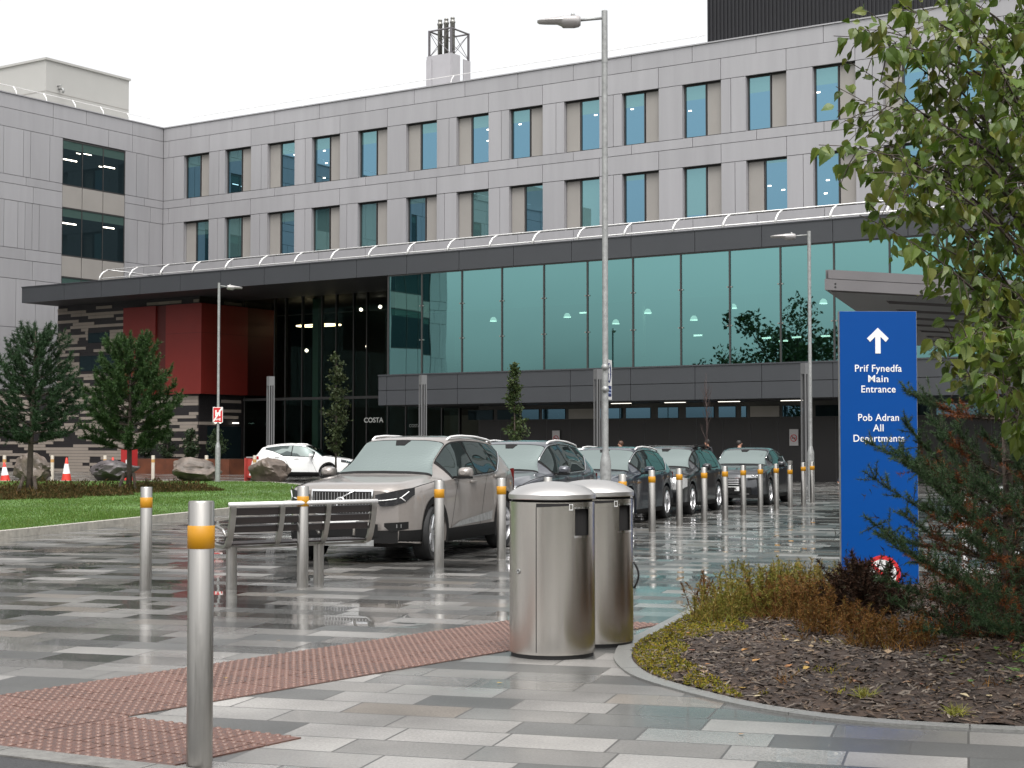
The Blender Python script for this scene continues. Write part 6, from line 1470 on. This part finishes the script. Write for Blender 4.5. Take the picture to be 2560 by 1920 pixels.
# ivy-like seedlings at the right
sd2 = thing('seedling_patch', 'small green leafy seedlings at the right edge of the bark mulch', 'weeds', (3.3,9.6,.1)); q = MB()
for i in range(120): add_leaf(q, Vector((r_.gauss(0,.35),r_.gauss(0,.45),r_.uniform(.02,.14))), Vector((r_.gauss(0,1),r_.gauss(0,1),r_.uniform(-.2,.5))), Vector((0,0,1)), r_.uniform(.03,.06), .2)
q.build('foliage', leafmat('seedling_leaf',[(.05,.10,.02),(.08,.15,.03),(.10,.17,.04)],.3,.4,.4), sd2)
q = MB()
t = thing('grass_tuft', 'small bright grass tuft at the near edge of the bark mulch', 'grass', (2.02,9.05,.06), 0, 'grass tufts on the mulch')
for i in range(90): blade(q, Vector((r_.gauss(0,.025),r_.gauss(0,.025),0)), (rv(r_,.55)+Vector((0,0,1))).normalized(), r_.uniform(.05,.10), .0025, r_)
gt = q.build('blades', leafmat('straw_grass',[(.28,.24,.05),(.22,.22,.04),(.16,.18,.03)],.3,.5,.3), t)
dup(t, (2.42,8.62,.03), 1, 'small green grass tuft growing against the curved granite edging', 'grass tufts on the mulch')
# --- pines on the lawn
PN = leafmat('pine_needles',[(.012,.032,.014),(.022,.050,.020),(.034,.070,.028),(.018,.042,.018),(.046,.085,.036)],.15,.55,.25)
PN2 = leafmat('pine_needles_green',[(.016,.042,.012),(.030,.066,.018),(.046,.092,.024),(.022,.054,.015),(.065,.11,.03)],.15,.55,.25)  # lighter, greener needles of the bushier pine
def pine(label, loc, h, w_, z0, seed, m_, lean=0, dens=1.0, full=1.0):
    r_ = random.Random(seed); t = thing('pine_tree', label, 'tree', loc, 0, 'young pines on the lawn'); wd = MB(); nd = MB()
    wd.tube([(0,0,-.1),(.0+lean*.1,0,z0*.6),(lean*.3,0,z0*1.2),(lean*.6,0,h*.6),(lean,0,h)],[.10,.08,.07,.04,.012],10)
    for s_ in (-1,1): wd.tube([(s_*.28,-.25,-.05),(s_*.14,-.06,.55)],.05,8)
    zs = []; z = z0
    while z < h-.25: zs.append(z); z += .24 if z < h*.7 else .20
    for z in zs:
        f = (z-z0)/(h-z0); prof = (.80+.3*f/.2 if f < .2 else 1.1*(1-f)**.62/(.8**.62))*w_/2*.92; nb = 7 if f < .6 else 5; a0 = r_.uniform(0,6.28)
        for k in range(nb):
            a = a0+6.283*k/nb+r_.gauss(0,.25); ln = max(.18,prof*r_.uniform(.62,1.12)); B0 = Vector((lean*z/h,0,z)); d = Vector((math.cos(a),math.sin(a),0)); up = .25+.55*f
            mid = B0+d*ln*.55+Vector((0,0,ln*up*.25)); tip = B0+d*ln+Vector((0,0,ln*up+.06)); pts = bez(B0,mid,tip,6); wd.tube(pts,[.022,.018,.015,.012,.009,.007,.005],5,False)
            nt_ = int((7+ln*12)*dens)
            for j in range(nt_):
                s_ = .30+.70*(j+r_.random())/nt_; i = min(5,int(s_*6)); p = pts[i].lerp(pts[i+1],s_*6-i); e = (d*.6+rv(r_,.42)+Vector((0,0,.55))).normalized(); L_ = r_.uniform(.12,.30)
                needles(nd,p,p+e*L_,.115,int(46*full),r_,.0085,.75)
            needles(nd,tip,tip+Vector((d.x*.08,d.y*.08,.22)),.11,int(70*full),r_,.0085,.8)
    for i in range(5): 
        p = Vector((lean+r_.gauss(0,.05),r_.gauss(0,.05),h-.15*i)); needles(nd,p,p+Vector((0,0,.25)),.09,60,r_,.006,.9)
    wd.build('trunk', BARK, t, True); nd.build('crown', m_, t); return t
pine('young pine with an open spiky top at the left picture edge', (-12.9,42.0,.12), 4.45, 2.75, 1.45, 3, PN, .12, .9)
pine('bushier young pine in front of the red corner box', (-11.5,47.2,.12), 4.60, 3.25, 1.25, 9, PN2, .0, 1.3, 1.15)
# brown heather bed under the pines
q = MB(); r_ = random.Random(77); HB = leafmat('brown_heather',[(.07,.05,.016),(.045,.036,.012),(.10,.06,.02),(.03,.03,.010),(.06,.062,.016),(.13,.07,.03)],.2,.8,.2)
cs_ = [(-15.5,40.6,1.3,.9,.22),(-13.9,40.6,1.3,.9,.24),(-12.6,41.6,1.2,1.0,.24),(-11.9,44,1.3,1.3,.26),(-13.4,44.0,1.5,1.4,.30),(-15.5,44.4,1.6,1.5,.28),(-12.8,47.5,1.7,1.6,.30),(-11.0,47.4,1.3,1.4,.28),(-9.8,48.2,.95,1.0,.26),(-11.2,50.2,1.4,1.2,.28),(-14.5,48,1.9,1.6,.30)]
for (x,y,a,b_,h) in cs_:
    for i in range(int(1500*a)):
        u1 = r_.uniform(0,6.28); rr = math.sqrt(r_.random()); zz = h*(1-rr*rr)*r_.uniform(.3,1.15)*(.75+.4*math.sin(x+u1*3)); p = Vector((x+a*rr*math.cos(u1),y+b_*rr*math.sin(u1),.11+zz)); d = (rv(r_,.6)+Vector((0,-.2,1))).normalized(); s_ = d.cross(rv(r_)).normalized()*.02; L_ = r_.uniform(.05,.12); q.add([p-s_,p+s_,p+d*L_],[(0,1,2)])
o = q.build('heather_ground_cover', HB); o['kind'] = 'stuff'
# lawn grass
q = MB(); r_ = random.Random(55); GR = leafmat('lawn_grass',[(.060,.125,.018),(.088,.168,.026),(.072,.145,.020),(.115,.19,.035),(.064,.115,.022),(.14,.17,.045)],.3,.55,.25)
def inlawn(x, y):
    c = False
    for a in range(len(inner)):
        x1,y1 = inner[a]; x2,y2 = inner[a-1]
        if (y1>y) != (y2>y) and x < (x2-x1)*(y-y1)/(y2-y1)+x1: c = not c
    return c
cnt = 0
while cnt < 62000:
    y = 24.5+36.5*r_.random()**1.5; x = r_.uniform(-.345*y-.4,-5.2)
    if not inlawn(x,y): continue
    if r_.random() > .62+.38*math.sin(x*.9+1.3*math.sin(y*.35))*math.sin(y*.6+math.sin(x)): cnt += .15; continue
    cnt += 1; k = y/30; p = Vector((x,y,.112)); d = (rv(r_,.35)+Vector((0,0,1))).normalized(); s_ = Vector((1,r_.gauss(0,.4),0))*(.006*k); L_ = r_.uniform(.02,.06)*(1.2 if math.sin(x*1.3)+math.sin(y*.9+x) > .6 else .85); q.add([p-s_,p+s_,p+d*L_],[(0,1,2)])
o = q.build('grass', GR); o['kind'] = 'stuff'
# --- small trees and shrubs before the building
def leafy(t, h, prof, z0, n, size, cols, seed, stem=.035, twigs=40):
    r_ = random.Random(seed); wd = MB(); q = MB(); wd.tube([(0,0,0),(.02,0,h*.5),(0,.02,h*.97)],[stem,stem*.7,.006],8)
    for i in range(twigs):
        z = z0+(h-z0)*r_.random(); f = (z-z0)/(h-z0); R_ = prof(f)*r_.uniform(.5,1.05); a = r_.uniform(0,6.28); B0 = Vector((0,0,z-.25*R_)); tip = Vector((R_*math.cos(a),R_*math.sin(a),z+.25*R_)); wd.tube([B0,tip],[.008,.003],4,False)
        for j in range(n//twigs):
            s_ = .25+.75*r_.random(); p = B0.lerp(tip,s_)+rv(r_,.05+.03*R_); d = (rv(r_)+Vector((0,0,-.3))).normalized(); s2 = d.cross(rv(r_)).normalized(); L_ = size*r_.uniform(.6,1.2); q.add([p,p+d*L_*.5-s2*L_*.28,p+d*L_,p+d*L_*.5+s2*L_*.28],[(0,1,2,3)])
    wd.build('trunk', BARK, t, True); q.build('crown', leafmat('foliage_%d'%seed, cols,.25,.6,.25), t)
G3 = 'young trees in front of the entrance'
t = thing('young_tree', 'slender young tree with dull green leaves before the dark glazed entrance', 'tree', (-6.29,56,0), 0, G3); leafy(t, 4.75, lambda f: .62*(1-f)**.5*(.35+f if f<.3 else 1)+.08, 1.2, 2200, .13, [(.020,.032,.012),(.032,.046,.016),(.045,.06,.02),(.03,.036,.014)], 41, .04, 60)
t = thing('young_tree', 'pointed young tree above the roof of the slate grey car', 'tree', (.07,52,0), 0, G3); leafy(t, 4.2, lambda f: .58*(1-f)**.8+.05, 1.0, 2300, .12, [(.022,.042,.013),(.036,.06,.018),(.052,.075,.022),(.045,.055,.018)], 42, .04, 60)
t = thing('bare_tree', 'thin bare reddish sapling before the dark lower fascia', 'tree', (6.93,56,0)); wd = MB(); r_ = random.Random(6)
wd.tube([(0,0,0),(.03,0,2.2),(0,0,4.1)],[.03,.02,.005],6)
for i in range(26): 
    z = r_.uniform(1.6,3.7); a = r_.uniform(0,6.28); ln = r_.uniform(.25,.5); wd.tube([(0,0,z),(ln*.4*math.cos(a),ln*.4*math.sin(a),z+ln*.8),(ln*.5*math.cos(a),ln*.5*math.sin(a),z+ln*1.3)],[.010,.007,.003],4,False)
wd.build('branches', mat('red_bark',(.045,.028,.025),.8,0,.2,9), t, True)
G4 = 'shrubs in the rusty planter'
for i,(lx,w_,h,lab) in enumerate(((-40.1,.75,1.4,'dark green shrub at the left end of the rusty planter'),(-38.4,.8,1.6,'tall dark green shrub in the middle of the rusty planter'),(-36.6,.7,1.5,'grey green shrub left of the lamp post in the rusty planter'),(-34.7,.75,1.55,'pale tipped shrub at the right end of the rusty planter'))):
    p = fw(lx,1.3); t = thing('planter_shrub', lab, 'shrub', (p.x,p.y,.79), 0, G4); leafy(t, h, lambda f: w_*(.5+.9*f*(1-f)*2)*(1-f*f*.6), .1, 1400, .14, [(.016,.034,.014),(.028,.05,.02),(.045,.07,.03),(.03,.044,.018)], 50+i, .03, 50)
# big trees off to the left whose reflection stands in the teal glass
def big_tree(label, loc, h, w_, seed):
    t = thing('oak_tree', label, 'tree', loc, 0, 'big trees left of the view'); r_ = random.Random(seed); wd = MB(); q = MB(); wd.tube([(0,0,0),(.1,0,h*.3),(0,.1,h*.6)],[.45,.35,.2],10)
    cl = [(Vector((r_.gauss(0,w_*.24),r_.gauss(0,w_*.24),h*r_.uniform(.28,.90))),r_.uniform(.9,1.9)) for _ in range(34)]
    for c,R_ in cl:
        wd.tube([(0,0,h*.35),c*.6+Vector((0,0,h*.15)),c],[.15,.08,.03],5,False)
        for _ in range(230):
            p = c+rv(r_).normalized()*R_*r_.uniform(.5,1.05); d = rv(r_).normalized(); s_ = d.cross(rv(r_)).normalized(); L_ = r_.uniform(.25,.5); q.add([p,p+d*L_*.5-s_*L_*.3,p+d*L_,p+d*L_*.5+s_*L_*.3],[(0,1,2,3)])
    wd.build('trunk', BARK, t, True); q.build('crown', leafmat('oak_leaf_%d'%seed,[(.02,.034,.012),(.032,.05,.016),(.05,.07,.022)],.2,.6,.2), t)
big_tree('big dark tree off to the left, seen mirrored in the teal glass', (-39.1,30.6,0), 13.6, 8.6, 61)

# unseen belt of trees added behind the viewpoint: it darkens what the steel, the cars and the wet slabs mirror
q = MB(); r_ = random.Random(88)
for i in range(150):
    if i < 95: bx, by = r_.uniform(-34,48), r_.uniform(-46,-27)
    else: bx, by = r_.uniform(36,52), r_.uniform(-27,34)
    hh = r_.uniform(5.5,9.5); RR = r_.uniform(2.2,3.6)
    for j in range(70):
        p = Vector((bx+r_.gauss(0,RR*.45),by+r_.gauss(0,RR*.45),hh*r_.random()**.7)); d = rv(r_).normalized(); s_ = d.cross(rv(r_)).normalized(); L_ = r_.uniform(.8,1.7); q.add([p,p+d*L_*.5-s_*L_*.4,p+d*L_,p+d*L_*.5+s_*L_*.4],[(0,1,2,3)])
o = q.build('added_reflection_wood', leafmat('added_wood_leaf',[(.02,.03,.012),(.03,.042,.014),(.045,.05,.02)],.1,.7,.2)); o['kind'] = 'stuff'
